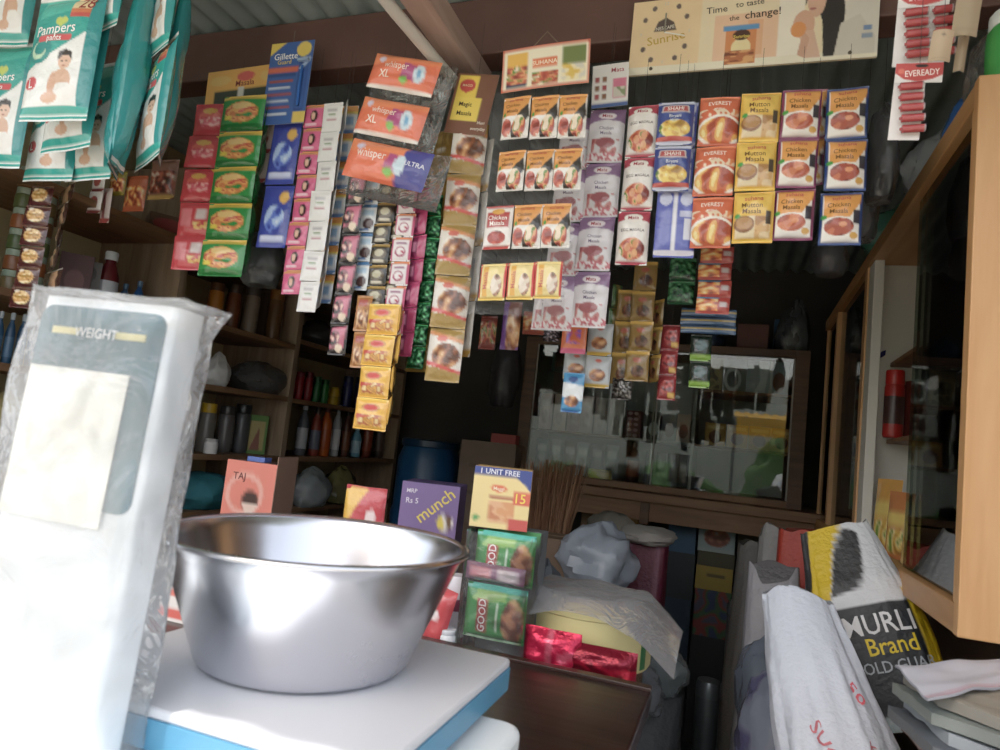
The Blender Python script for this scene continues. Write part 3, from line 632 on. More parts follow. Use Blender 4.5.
hang_strip('sachet_strip', 'sachet', [('r', 0, 0, 1, 1, 'c9c2b8'), ('r', 0, .85, 1, 1, 'b5862a'), ('r', .3, .2, .6, .7, '8a8a90')], 484, 495, 140, 352, 4, 1.375, 'narrow pale grey sachet strip with gold bands beside the spice sheet', d=.01, yaw=-20)

# ---- plastic sheet with rows of spice packs
SPA = [('r', 0, 0, 1, 1, 'f0ece6'), ('p', [(0, 0), (1, 0), (.95, .2), (.6, .48), (0, .5)], 'e0922e'), ('p', [(.95, .2), (1, .5), (.55, 1), (.4, 1), (.35, .8), (.6, .48)], '3a3430'), ('f', .68, .72, .24, .24, FOOD_RED, 5), ('f', .2, .74, .2, .2, ['8a2a1c', 'b5402c', 'd8745a', 'ecd4c4'], 4), ('r', 0, .96, 1, 1, 'd8d2cc'), ('e', .1, .44, .05, .05, '3a9a3a'), ('t', 'suhana', .5, .1, .13, 'c03a2a', 0, .5), ('t', 'Chicken', .4, .24, .12, '7a4a1a', 0, .6), ('t', 'Masala', .4, .37, .12, '7a4a1a', 0, .6)]
SPR = [('r', 0, 0, 1, 1, 'f0e8e2'), ('r', 0, 0, 1, .06, 'a82a26'), ('r', 0, .92, 1, 1, 'b8322a'), ('r', .1, .16, .92, .52, 'b02c26'), ('e', .5, .15, .24, .07, 'e0a02c'), ('f', .5, .75, .34, .15, ['7a1f10', 'a8281a', 'c84a34'], 5), ('t', 'Chicken', .5, .3, .15, 'fff2ea', 0, .7), ('t', 'Masala', .5, .43, .15, 'fff2ea', 0, .66)]
SPY = [('r', 0, 0, 1, 1, 'f0d88a'), ('r', 0, 0, .07, 1, 'c8302c'), ('r', .93, 0, 1, 1, 'd8342c'), ('r', .14, .08, .34, .9, 'e8a82c'), ('f', .68, .6, .2, .3, ['6b4a2a', 'b5846a', 'ecdcc8'], 5), ('r', 0, .92, 1, 1, 'e8c04a'), ('t', 'Masala', .25, .48, .16, 'c0501e', 90, .6)]
c, w, h = frame_of(500, 592, 45, 300, 1.27)
sheet = thing('spice_sheet', 'clear plastic sheet of spice packs in four rows below a framed header card', 'packet sheet', c)
hl = flat_mb(w*.95, h*.17, [('r', 0, 0, 1, 1, 'f0e6c8'), ('r', 0, 0, 1, .05, 'c8502c'), ('r', 0, .95, 1, 1, 'c8502c'), ('r', 0, 0, .02, 1, 'c8502c'), ('r', .98, 0, 1, 1, 'c8502c'), ('r', .06, .12, .3, .42, 'e8b02e'), ('F', .06, .42, .3, .85, FOOD_RED, 9), ('r', .06, .85, .3, .92, '2f3a5a'), ('r', .36, .3, .64, .5, 'e06a2a'), ('F', .36, .62, .66, .92, FOOD_RED, 12), ('r', .7, .1, .96, .5, '6a7a3a'), ('F', .7, .5, .96, .9, ['e0b83a', 'f0e0b0', 'd8d0c0'], 7), ('t', 'SUHANA', .5, .4, .05, 'fff0d0')], 60, 22, bend=.006).obj('header_card', 'card', sheet); hl.rotation_euler.y = R(-3)
MB().tube([(-.03, 0, -.004), (0, 0, .03), (.03, 0, -.002)], .0012, '7a6a5a').obj('hanging_string', 'matte', sheet)
rows = ((504, 588, 95, 140, [SPA]*3), (499, 583, 149, 192, [SPA]*3), (486, 572, 204, 250, [SPR, SPA, SPA]), (481, 563, 262, 301, [SPY]*3))
cache = {}
for ri, (l, r, t, b, ds) in enumerate(rows):
    wpx = (r-l)/3
    for k, D in enumerate(ds):
        cc, w2, h2 = frame_of(l+wpx*k, l+wpx*(k+1), t+2-(k*1.2), b-(k*1.2), 1.265)
        key = id(D)
        if key not in cache: cache[key] = (pouch_mb(w2, h2, .016, D, 38, 38, ri).mesh('spice_pack', 'pouch'), w2, h2)
        me, w0, h0 = cache[key]
        q = mobj('spice_pack', me, sheet, loc=cc-c); q.scale = (w2/w0*.98, 1, h2/h0); q.rotation_euler = (R((ri*3+k) % 3*2-2), R(-1.5), R((k-1)*4))
def shf(u, v):
    k = .5+.5*cos(v*4*2*pi)
    return ((u-.5)*w*1.06-.012*v, -.004-.004*noise.noise(Vector((u*5, v*9, 2)))+.018*k, -h*.16-v*h*.86)
MB().grid(shf, 20, 60, 'ffffff').obj('clear_sheet', 'film', sheet)

# ---- columns of spice packs to the right of the sheet
PUR = [('r', 0, 0, 1, 1, 'e2dde2'), ('r', 0, 0, 1, .3, '8f6a94'), ('e', .5, .33, .55, .1, 'e2dde2'), ('e', .5, .14, .26, .07, 'f2e6ec'), ('F', .1, .58, .9, .84, ['a84a50', 'c87a7a', 'e2dde2'], 5), ('e', .5, .65, .28, .1, 'a2525a'), ('r', .0, .84, 1, .97, 'e8d8dc'), ('F', 0, .84, 1, .96, ['c86070', 'f0e6ea'], 14), ('t', 'Mata', .5, .14, .11, 'a83248'), ('t', 'Chicken', .5, .38, .09, '6a5a7a', 0, .7), ('t', 'Masala', .5, .47, .09, '6a5a7a', 0, .7)]
DUM = [('r', 0, 0, 1, 1, 'f0eae4'), ('r', 0, 0, 1, .26, 'b02440'), ('e', .5, .27, .6, .09, 'f0eae4'), ('e', .5, .14, .3, .085, 'f4ece4'), ('f', .5, .72, .42, .2, FOOD_RED, 4), ('e', .36, .7, .1, .08, 'd8884a'), ('e', .62, .64, .1, .08, 'd8884a'), ('e', .6, .8, .1, .07, 'e0a066'), ('r', 0, .94, 1, 1, 'b02440'), ('t', 'Mata', .5, .14, .13, 'a8243c'), ('t', 'EGG MASALA', .5, .38, .09, '5a4a4a', 0, .8)]
SHA = [('r', 0, 0, 1, 1, '2a3f8e'), ('r', 0, 0, 1, .07, 'c8cce0'), ('f', .5, .66, .44, .2, FOOD_YEL, 5), ('r', 0, .84, 1, .92, 'c03a2c'), ('r', 0, .92, 1, 1, 'c8cce0'), ('p', [(.14, .12), (.86, .12), (.9, .3), (.1, .3)], 'd8d0d0'), ('p', [(.17, .14), (.83, .14), (.86, .28), (.14, .28)], 'b8484a'), ('t', 'SHAHI', .5, .21, .12, 'fff4ec'), ('t', 'Biryani', .5, .38, .09, 'e8ecf8'), ('t', 'Masala', .5, .47, .07, 'c8d0f0')]
SHB = [('r', 0, 0, 1, 1, '4a55b4'), ('r', .42, 0, .52, 1, 'e6e6f2'), ('r', 0, .0, 1, .06, 'b5b8dc'), ('e', .22, .16, .16, .1, 'c8cce8'), ('e', .75, .16, .16, .1, 'c8cce8'), ('r', .1, .34, .36, .8, '5c66bc'), ('r', .6, .34, .92, .42, 'c0c4e4'), ('r', .72, .45, .9, .75, 'd8dae8'), ('r', 0, .9, 1, 1, 'd4d0e0')]
EVE = [('r', 0, 0, 1, 1, 'd8581e'), ('r', 0, .0, 1, .05, 'e8753a'), ('F', 0, .3, 1, .44, ['e07a3a', 'f0d8b8', 'd8581e'], 6), ('e', .55, .72, .6, .3, 'f4ece0'), ('f', .55, .72, .53, .25, ['a83a0e', 'c8561a', 'e8a83a', 'f6dc8a'], 4), ('r', 0, .95, 1, 1, 'c04a1a'), ('t', 'EVEREST', .5, .18, .11, 'fff0e0', 0, .7), ('t', 'MASALA', .5, .3, .05, 'fff0e0')]
YLW = [('r', 0, 0, 1, 1, 'eab420'), ('p', [(.06, .05), (.94, .05), (.94, .42), (.06, .52)], 'f0c23a'), ('r', .06, .5, .94, .92, 'e6d2a8'), ('F', .55, .5, .94, .92, ['b07a3a', 'd8a868', 'e8cc9a'], 5), ('e', .28, .66, .26, .16, '8a5426'), ('e', .28, .64, .22, .12, 'b5803e'), ('r', .82, .4, .95, .66, '4a4034'), ('e', .1, .5, .07, .045, '3aa03a'), ('r', 0, .95, 1, 1, 'f0c62e'), ('t', 'suhana', .5, .15, .13, 'c83a34', 0, .48), ('t', 'Mutton', .46, .29, .13, '7a4e14', 0, .6), ('t', 'Masala', .46, .41, .13, '7a4e14', 0, .6)]
def dish(edge, food): return [('r', 0, 0, 1, 1, edge), ('r', .06, .06, .94, .94, 'f2eee8'), ('p', [(.08, .04), (.97, .04), (.95, .22), (.72, .5), (.08, .52)], 'e8982e'), ('e', .46, .68, .4, .19, 'f4efe8'), ('f', .46, .68, .36, .165, food, 3), ('e', .55, .64, .1, .05, 'e08a54'), ('r', .8, .36, .95, .62, '3a3640'), ('e', .82, .84, .1, .06, 'd8a03a'), ('e', .09, .5, .07, .045, '3aa03a'), ('r', 0, .95, 1, 1, edge), ('t', 'suhana', .5, .13, .12, 'c83a34', 0, .45), ('t', 'Chicken', .44, .27, .12, '7a4e14', 0, .6), ('t', 'Masala', .44, .39, .12, '7a4e14', 0, .6)]
PURM = dish('7e2858', ['8f2f14', 'b5481e', 'd8784a', 'ecc8b0']); BLUE = dish('24407e', ['7a2410', 'a83c1c', 'c8623a'])
G3 = 'spice pack columns below the clock board'
hang_strip('packet_strip', 'spice_pack', PUR, 591, 626, 110, 322, 4, 1.39, 'outer lilac spice pack strip of four with purple tops, next to the red-topped packs', 'packet strip', d=.02, group=G3, nx=34, ny=42)
hang_strip('packet_strip', 'spice_pack', PUR, 562, 594, 118, 326, 4, 1.40, 'inner lilac spice pack strip of four partly behind the clear spice sheet', 'packet strip', d=.02, group=G3, nx=34, ny=42)
c, w, h = frame_of(543, 572, 283, 331, 1.405)
hang_strip('packet_strip', 'spice_pack', PUR, 536, 564, 283, 331, 1, 1.405, 'single lilac spice pack showing below the yellow row of the spice sheet', 'packet strip', d=.018, group=G3, nx=34, ny=42, string=False)
o, w, h = card('header_card', 'card_sheet', [('r', 0, 0, 1, 1, 'eeeae6'), ('r', 0, .9, 1, 1, '3a5a9a'), ('r', .58, .35, .95, .8, 'd86a8a'), ('F', .6, .55, .93, .78, ['8a9a6a', 'd8d0c0'], 6)]+[('r', .08+.2*i, .28+.2*j, .2+.2*i, .4+.2*j, ['a8343a', '8a5a3a'][(i+j) % 2]) for i in range(2) for j in range(3)]+[('t', 'Mata', .7, .15, .13, 'b02440')], 593, 629, 64, 107, 1.37, 'small white printed card with red squares above the lilac strips', 'header card', roll=-3)
string_part(o, w)
hang_strip('packet_strip', 'spice_pack', DUM, 629, 660, 106, 262, 3, 1.36, 'strip of three white spice packs with dark red tops and round dumplings', 'packet strip', top=2.11, d=.028, group=G3, nx=38, ny=46)
hang_strip('packet_strip', 'spice_pack', SHA, 659, 695, 102, 190, 2, 1.345, 'pair of navy blue rice spice packs with a red banner', 'packet strip', top=2.11, d=.028, group=G3, nx=38, ny=46)
hang_strip('packet_strip', 'spice_pack', SHB, 658, 698, 189, 258, 1, 1.37, 'violet blue pack back with white stripe below the navy rice spice packs', 'packet strip', top=2.11, d=.016, group=G3, nx=38, ny=46)
hang_strip('packet_strip', 'spice_pack', SHB, 684, 699, 104, 196, 2, 1.385, 'narrow blue-white pack backs behind the navy rice spice packs', 'packet strip', top=2.11, d=.014, group=G3, yaw=-20)
hang_strip('packet_strip', 'spice_pack', EVE, 701, 741, 97, 246, 3, 1.36, 'strip of three orange spice packs with a bowl of yellow cubes', 'packet strip', top=2.11, d=.028, group=G3, nx=42, ny=48)
hang_strip('packet_strip', 'spice_pack', YLW, 741, 781, 93, 240, 3, 1.35, 'strip of three yellow mutton spice packs', 'packet strip', top=2.11, d=.028, group=G3, nx=42, ny=48)
hang_strip('packet_strip', 'spice_pack', PURM, 782, 822, 90, 238, 3, 1.355, 'strip of three spice packs with magenta edges and a red dish', 'packet strip', top=2.11, d=.028, group=G3, nx=42, ny=48)
hang_strip('packet_strip', 'spice_pack', BLUE, 828, 870, 88, 243, 3, 1.36, 'last strip of three spice packs, with navy edges and brown curry', 'packet strip', top=2.11, d=.028, group=G3, nx=42, ny=48)
hang_strip('packet_strip', 'spice_pack', PURM, 808, 829, 90, 186, 2, 1.40, 'magenta-edged spice pack pair seen behind between the last two columns', 'packet strip', top=2.11, d=.02, group=G3, yaw=-15)

# ---- second line of goods, further back and lower
COF = [('r', 0, 0, 1, 1, '8a6a2c'), ('r', 0, 0, 1, .12, 'd8a83a'), ('f', .55, .68, .3, .2, ['3a1f10', '5a3018', '7a4a2a'], 5), ('e', .5, .3, .2, .08, 'a8482a')]
def g2(name, layers, l, r, t, b, n, Y, label, **k): return hang_strip('sachet_strip', 'sachet', layers, l, r, t, b, n, Y, label, **{**dict(d=.014, group='strips in the second line', top=2.34), **k})
g2('', COF, 635, 658, 262, 380, 4, 1.56, 'gold coffee sachet strip, broader one in front of the back display case', nx=20, ny=24)
g2('', COF, 618, 639, 290, 384, 3, 1.58, 'gold coffee sachet strip, shorter one beside the broader gold strip', nx=20, ny=24)
g2('', COF, 655, 665, 300, 382, 3, 1.60, 'edge-on gold sachet strip behind the broader coffee strip', yaw=-50)
g2('', [('r', 0, 0, 1, 1, '4a6a3a'), ('r', .3, 0, .7, 1, '8a7a3a')], 612, 622, 285, 378, 4, 1.6, 'olive edge-on sachet strip left of the gold coffee strips', yaw=40)
g2('', [('r', 0, 0, 1, 1, '26221f'), ('F', 0, 0, 1, 1, ['1c1917', '3a3633', '8a8784'], 9)], 612, 632, 378, 400, 1, 1.57, 'shiny black and silver sachet tail below the gold coffee strips', mat='foil', string=False)
g2('', [('r', 0, 0, 1, 1, 'e86a24'), ('r', 0, 0, 1, .12, 'e8b83a'), ('F', .2, .25, .8, .7, ['e86a24', 'd85a8a', '8a5ad0', 'f0a05a'], 4), ('r', 0, .85, 1, 1, 'd8407a'), ('r', .05, .05, .2, .25, '2a2a4a')], 563, 588, 322, 354, 1, 1.5, 'orange and pink sachet with blue cartoon-like blots hanging before the case', d=.014, nx=22, ny=22)
SIL = [('r', 0, 0, 1, 1, 'b5babd'), ('f', .5, .62, .34, .2, FOOD_BRN, 4), ('r', 0, .88, 1, 1, 'c8a02c'), ('e', .5, .16, .16, .05, 'c8503a')]
g2('', SIL, 590, 615, 324, 388, 2, 1.53, 'silver biscuit sachet pair with gold feet right of the orange sachet', nx=20, ny=24)
g2('', SIL, 565, 590, 352, 380, 1, 1.55, 'silver biscuit sachet below the orange sachet', nx=20, ny=24)
g2('', [('r', 0, 0, 1, 1, '2a8ac0'), ('p', [(0, .25), (1, .32), (1, .7), (0, .62)], 'e8eef0'), ('f', .5, .72, .36, .14, FOOD_BRN, 4), ('e', .5, .17, .25, .08, '1a4a8a'), ('r', 0, .92, 1, 1, '1a5a9a')], 564, 585, 373, 413, 1, 1.5, 'sky blue biscuit pack hanging lowest before the display case', nx=20, ny=26, string=False)
g2('', [('r', 0, 0, 1, 1, '8e1a20'), ('f', .5, .5, .35, .3, ['6a1216', 'b02a2a', 'd8605a'], 5), ('r', .6, .7, .95, .9, 'd8a83a')], 663, 681, 325, 400, 3, 1.62, 'dark red sachet strip before the display case, last one white edged')
g2('', GMT, 671, 697, 258, 305, 2, 1.55, 'green sachet strip below the violet pack back', nx=18, ny=20)
g2('', [('r', 0, 0, 1, 1, 'b02a1e'), ('r', 0, .0, .68, .1, '4a90c0'), ('F', 0, .1, .66, .85, FOOD_ORG, 4), ('r', .72, .3, .95, .6, 'c8b8b8')], 701, 734, 247, 314, 4, 1.5, 'orange-red sachet strip with thin blue bands below the orange spice packs', nx=22, ny=16)
g2('', [('r', 0, 0, 1, 1, '3a5a80'), ('r', 0, .3, 1, .5, 'b59a3a'), ('r', 0, .7, .6, .8, '8aa0c0')], 682, 737, 309, 334, 3, 1.6, 'dim blue and yellow striped sachet strip above the display case', nx=20, ny=10, wr=.4)
g2('', [('r', 0, 0, 1, 1, '1e2a22'), ('r', 0, .75, 1, 1, '7aa82c'), ('e', .5, .4, .3, .2, '3a5a5a')], 692, 713, 335, 388, 2, 1.62, 'black and lime green sachet pair before the display case')
g2('', [('r', 0, 0, 1, 1, '6a3a8a'), ('r', .3, 0, 1, 1, '7a3a2a'), ('F', .3, .3, 1, .9, FOOD_BRN, 4)], 504, 522, 302, 350, 1, 1.5, 'purple and brown pack hanging left of the display case', nx=16, ny=20)
g2('', [('r', 0, 0, 1, 1, '262022'), ('F', 0, 0, 1, 1, ['1c1917', '3a3038', '9a9098'], 8)], 545, 561, 325, 342, 1, 1.52, 'tiny shiny black sachet left of the orange sachet', mat='foil', string=False)
g2('', [('r', 0, 0, 1, 1, 'a8442a'), ('F', 0, .2, 1, .8, FOOD_ORG, 5)], 524, 548, 312, 335, 1, 1.6, 'small orange brown sachet left of the shiny black one')
g2('', [('r', 0, 0, 1, 1, '8a3428'), ('F', 0, .2, 1, .8, FOOD_RED, 5)], 482, 498, 316, 350, 1, 1.6, 'dim reddish sachet hanging between the noodle strip and the purple pack')

# ---- clock board of the coffee company
c, w, h = frame_of(628, 877, 5, 77, 1.40)
CL = P(628, 77, Y=1.405); CRr = P(877, 52, Y=1.405)
w = CRr.x-CL.x; h = 2.275-2.105
sg = thing('clock_board', 'cream advertising board with a clock and a coffee advert mounted on the beam', 'sign board', ((CL.x+CRr.x)/2, 1.402, 2.275))
S = [('r', 0, 0, 1, 1, 'f0dcb4'), ('r', 0, 0, .3, 1, 'f0cf9c'), ('r', .36, .3, .7, .9, 'eec09a'), ('r', .5, .4, .56, .85, 'e8ab7c'), ('r', .62, .05, .72, .9, 'f6ecd8'), ('r', 0, .9, 1, 1, 'efe6cc'),
     ('p', [(.82, 0), (1, 0), (1, .95), (.8, .95)], 'dcd6c8'),
     ('p', [(.72, 0), (.86, 0), (.875, .4), (.86, .95), (.8, .95), (.79, .5), (.76, .2)], '2a2422'), ('e', .765, .2, .036, .24, 'd9a98c'), ('p', [(.72, 0), (.75, 0), (.735, .14), (.722, .3)], '2f2824'), ('p', [(.73, 0), (.81, 0), (.8, .12), (.76, .06)], '2a2422'),
     ('e', .72, .52, .042, .18, 'd8a486'), ('p', [(.7, .6), (.76, .6), (.79, .95), (.73, .95)], 'dcb095'), ('p', [(.7, .9), (.72, .6), (.745, .7), (.73, .95)], 'd09c80'), ('e', .70, .58, .03, .1, 'e08a3a'), ('p', [(.86, .55), (.93, .45), (.99, .75), (.99, .95), (.84, .95)], 'd2cabc'),
     ('e', .745, .17, .007, .012, '3a2a24'), ('e', .775, .18, .007, .012, '3a2a24'), ('e', .752, .33, .012, .016, 'b0605a'),
     ('r', .945, .6, .975, .66, '6a8ab5'), ('r', .94, .7, .98, .76, '8a9ab0'),
     ('r', .41, .48, .535, .96, 'd8803a'), ('r', .4, .45, .545, .52, '4a90c8'), ('e', .475, .75, .04, .13, 'f0dca0'), ('e', .475, .58, .035, .07, '4a2a1e'), ('F', .41, .78, .53, .96, ['7a3a1a', 'b5602a', 'e0a05a'], 22)]
for k in range(12):
    a = 2*pi*k/12
    if k % 3: S.append(('e', .148+.105*sin(a), .46-.40*cos(a), .0105, .036, '6a5a56'))
S += [('p', [(.098, .43), (.115, .3), (.15, .25), (.185, .32), (.198, .43)], '5a4a44'), ('t', 'NESCAFE', .148, .39, .016, 'f0e8d8', 5, .08), ('t', 'Sunrise', .155, .53, .04, 'c8a010', 8, .17),
      ('t', '3', .253, .46, .016, 'd8d0c0'), ('t', '6', .148, .85, .016, 'd8d0c0'), ('t', '9', .043, .46, .016, 'd8d0c0'), ('t', '12', .148, .06, .016, 'd8d0c0'),
      ('t', 'Time', .365, .215, .03, '4a4038', 3, .1), ('t', 'to taste', .5, .17, .026, '4a4038', 3, .14), ('t', 'the', .44, .35, .022, '4a4038', 3), ('t', 'change!', .555, .32, .034, '3a322c', 3, .17), ('t', 'Sunrise', .475, .6, .016, 'f0d040', 0, .1)]
flat_mb(w, h, S, 240, 84, t=.006).obj('board_face', 'card', sg)
MB().box(-w*.352-.0015, -w*.352+.0015, -.004, -.002, -h*.46, -h*.2, '8a8478').xf(Matrix.Translation((0, 0, 0))).obj('clock_hand', 'plastic', sg)
hd = MB().box(-.0012, .0012, -.004, -.0025, 0, .045, 'f0ece0').obj('clock_hand', 'plastic', sg, loc=(-w*.352, -.002, -h*.47)); hd.rotation_euler.y = R(105)
for x in (-.4, .4): MB().lathe([(.004, 0), (.003, .003)], '6a6258', 8).xf(Matrix.Rotation(R(90), 4, 'X')).obj('nail', 'metal', sg, loc=(x*w, -.0005, -h*.93))

# ---- battery cards at the top right
def battery(l, r, t, b, Y, lab, cells, bw, roll):
    """cells: rows of (left, right, middle y) in the photograph; bw: share of the width the lower sheet takes"""
    c, w, h = frame_of(l, r, t, b, Y); kx = w/(r-l); kz = h/(b-t)
    o = thing('battery_card', lab, 'battery card', c)
    sub = bpy.data.objects.new('card_sheet', None); bpy.data.objects.remove(sub)
    hp = .24*(r-l)+8
    D = [('r', 0, 0, 1, 1, 'e8e4e2'), ('p', [(0, 0), (1, 0), (1, .62), (.8, .82), (.5, .95), (.2, .82), (0, .5)], 'c02a26'), ('e', .55, .14, .14, .09, '2a2222'), ('e', .13, .4, .07, .14, 'd8604a'), ('t', 'EVEREADY', .57, .5, .155, 'fff4ee', 4, .72)]
    p = flat_mb(w, hp*kz, D, 40, 20, t=.001, back='c9c4be').obj('card_header', 'card', o); p.rotation_euler.y = R(roll)
    q = flat_mb(w*bw, h-.004, [('r', 0, 0, 1, 1, 'e4e0de'), ('r', .08, .2, .2, .26, 'a8a4a8')], 6, 8, t=.001, back='c9c4be').obj('card_sheet', 'card', o, loc=(-w*(1-bw)/2, .0015, -.003)); q.rotation_euler.y = R(roll)
    for x0, x1, y in cells:
        L_ = (x1-x0)*kx; r_ = 3.7*kz
        x = ((x0+x1)/2-(l+r)/2)*kx+(y-t)*kz*.075; z = -(y-t)*kz
        m_ = MB().lathe([(r_*.35, -L_/2-.002), (r_*.4, -L_/2), (r_, -L_/2+.001), (r_, L_/2-.002)], 'a82428', 14)
        m_.lathe([(r_, L_/2-.002), (r_, L_/2), (.001, L_/2+.001)], '9a8a8c', 14); m_.xf(Matrix.Rotation(R(90), 4, 'Y'))
        m_.obj('battery', 'pouch', o, loc=(x, -r_-.0015, z)).rotation_euler.y = R(roll-4)
    string_part(o, w, top=2.34)
battery(899, 951, -14, 65, 1.12, 'red and white battery card with two columns of cells at the top right', [(x, x+d, y) for y in (14, 24.5, 35, 45, 55) for x, d in ((902, 24), (931, 19))], 1, 2)
battery(896, 944, 63, 139, 1.10, 'lower battery card with red printed header and a single column of red cells', [(897, 921, y) for y in (88, 98.5, 109, 119.5, 130)], .66, 3)
# tan card tags, clear bags and dark bags above the cabinet
for l, r, t, b, Y, c_, lab in ((933, 955, 31, 62, 1.05, 'b59a7a', 'round-ended tan paper tag covering the upper battery card'), (960, 971, 30, 72, 1.08, '9a8468', 'long tan paper tag hanging beside the battery cards'), (962, 988, -30, 36, 1.06, 'a08a6c', 'tan cardboard tag at the top above the cabinet corner')):
    o, w, h = card('paper_tag', 'tag_sheet', [('r', 0, 0, 1, 1, c_), ('e', .5, .15, .08, .04, '5a4a3a'), ('r', .1, .9, .9, .93, '8a7658')], l, r, t, b, Y, lab, 'paper tag', nx=14, ny=20, bend=.01, roll=6)
    string_part(o, w, top=2.34)
# ================================================================ shapes for shelf goods
def ppm(p):
    e = .01; return (Q(p+Vector((0, 0, e)))-Q(p)).length/e
def hppm(p, ax): e = .01; return (Q(p+ax*e)-Q(p-ax*e)).length/(2*e)
def jar(name, label, cat, loc, r, h, body, lid, group=None, lidh=.18, label_col=None, mat='plastic'):
    o = thing(name, label, cat, loc, 0, group)
    hb = h*(1-lidh)
    pr = [(r*.9, 0), (r, h*.04), (r, hb*.25), (r*1.004, hb*.26), (r*1.004, hb*.75), (r, hb*.76), (r*.97, hb*.93), (r*.84, hb)]
    MB().lathe(pr, body, 18, paint=(lambda u, v: label_col if (label_col and .3 < v < .68) else body)).obj('jar_body', mat, o)
    MB().lathe([(r*.9, hb*.985), (r*.92, hb), (r*.92, h*.97), (r*.86, h)], lid, 18).obj('lid', 'plastic', o)
    return o
def bottle(name, label, cat, loc, r, h, body, cap, lab=None, group=None, neck=.38):
    o = thing(name, label, cat, loc, 0, group)
    s = h*.62
    MB().lathe([(r*.9, 0), (r, h*.03), (r, s*.2), (r*1.01, s*.21), (r*1.01, s*.85), (r, s*.86), (r*.98, s*.97), (r*.7, h*.74), (r*neck, h*.82), (r*neck, h*.88)], body, 18,
               paint=lambda u, v: lab if (lab and .3 < v < .45) else body).obj('bottle_body', 'plastic', o)
    MB().lathe([(r*neck*1.2, h*.865), (r*neck*1.25, h*.98), (r*neck*1.1, h)], cap, 16).obj('cap', 'plastic', o)
    return o
def lump_mb(rx, ry, rz, c, seed=0, tie=.0, fold=.16, nx=40, ny=24, flat=.25, c2=None):
    """a soft filled bag standing on z=0: broad below, gathered above"""
    off = Vector((seed*5.3, seed*2.1, seed))
    mb = MB()
    def f(u, v):
        th = 2*pi*u; ph = pi*v
        d = Vector((sin(ph)*cos(th), sin(ph)*sin(th), cos(ph)))
        n = 1+fold*(noise.noise(d*1.6+off)+.6*noise.noise(d*4+off)+.35*abs(noise.noise(d*9+off)))
        x, y, z = d.x*rx*n, d.y*ry*n, d.z*n
        z = max(z, -1+flat)
        z = (z+1-flat)/(2-flat)*rz
        if tie and v < .18:
            k = (.18-v)/.18
            x *= 1-.2*k; z += tie*k*(.6+.4*sin(th*5+seed))
            x *= 1+.5*k*cos(th*5)*.5; y *= 1+.4*k
        return (x, y, z)
    mb.grid(f, nx, ny, (lambda u, v: c2 if (c2 and noise.noise(Vector((cos(6.3*u)*2, sin(6.3*u)*2, v*5))+off) > .2) else c), flip=False)
    return mb
def bag(label, loc, rx, ry, rz, c, seed, tie=.04, mat='bag', cat='plastic bag', name='plastic_bag', group=None, fold=.16, c2=None):
    o = lump_mb(rx, ry, rz, c, seed, tie, fold, c2=c2).obj(name, mat, None, loc=loc)
    return tag(o, label, cat, group)
def carton(label, loc, w, d, h, side, layers=None, top=None, rz=0, name='carton', cat='carton', group=None, flap=True, mat='card'):
    o = thing(name, label, cat, loc, R(rz), group)
    carton_mb(w, d, h, layers or [('r', 0, 0, 1, 1, side)], side, top or side).obj('box_body', mat, o, False)
    if flap: MB().box(-w*.5, w*.5, d*.46, d*.54, h+.0006, h+.0014, mixc(side, 'd8c8a8', .35)).obj('tape', mat, o, False)
    return o
def on_left(cx, py_b, py_t, wpx, board, dx=.08):
    """place on a left-wall shelf: position, half-width and height in metres"""
    p = P(cx, py_b, X=XL-dx); p = Vector((XL-dx, p.y, board+.0005)); k = ppm(p)
    return p, wpx/2/hppm(p, Vector((.6, .8, 0)).normalized()), (py_b-py_t)/k

# ---- shelves on the left wall: bay a
for ci, cx in enumerate((9, 31)):
    p, r, h = on_left(cx, 291, 190, 23, 1.555, .07); hh = .060
    for k in range(6):
        jar('snack_jar', ['round snack jar in the outer of two stacked jar columns on the wall shelf', 'round snack jar in the jar column beside the cookie sachet strip'][ci], 'jar', (p.x, p.y, p.z+k*(hh+.0005)), min(r, .075), hh, ['6a5a3a', '7a4a2c', '4a5a34', '8a5230', '55603a', '6a4a30'][(k+ci*2) % 6], '8a9a88', 'stacked jars, column %s' % 'ab'[ci], .3)
for i, cx in enumerate((-6, 6, 18, 30)):
    p, r, h = on_left(cx, 358, 306, 11, 1.352)
    bottle('blue_bottle', 'one of four dark blue bottles standing on the shelf below the jar columns', 'bottle', p, r, h, '2a4a68', 'b0bcc4', '4a6a88', 'blue bottles at the left edge')
for i, (cx, c_) in enumerate(((4, '9a8a5a'), (24, 'b59a6a'))):
    p, r, h = on_left(cx, 430, 385, 20, 1.165)
    bag(['olive tan packet lying on the lower left shelf at the photo edge', 'sandy tan packet lying on the lower left shelf beside the display post'][i], p, .06, .07, h*.8, c_, i+3, .01, 'cloth', 'packet', 'soft_packet')
p, r, h = on_left(72, 292, 238, 22, 1.555); carton('maroon carton standing beside the stacked jars on the left shelf', p, .09, .1, h, '4a2226', [('r', 0, 0, 1, 1, '4a2226'), ('e', .5, .5, .3, .2, '6a4040')], rz=50, flap=False)
p, r, h = on_left(87, 292, 242, 12, 1.555); carton('grey carton with round marks beside the maroon carton', p, .06, .1, h, '6a6664', [('r', 0, 0, 1, 1, '6a6664'), ('e', .5, .25, .3, .15, '4a4644'), ('e', .5, .7, .3, .15, '4a4644')], rz=50, flap=False)
p, r, h = on_left(106, 292, 228, 23, 1.555); bottle('sauce_bottle', 'dark red sauce bottle with white cap and pale label on the left shelf', 'bottle', p, r, h, '5a1a20', 'c8ccd0', 'b8bcc4', None, .5)
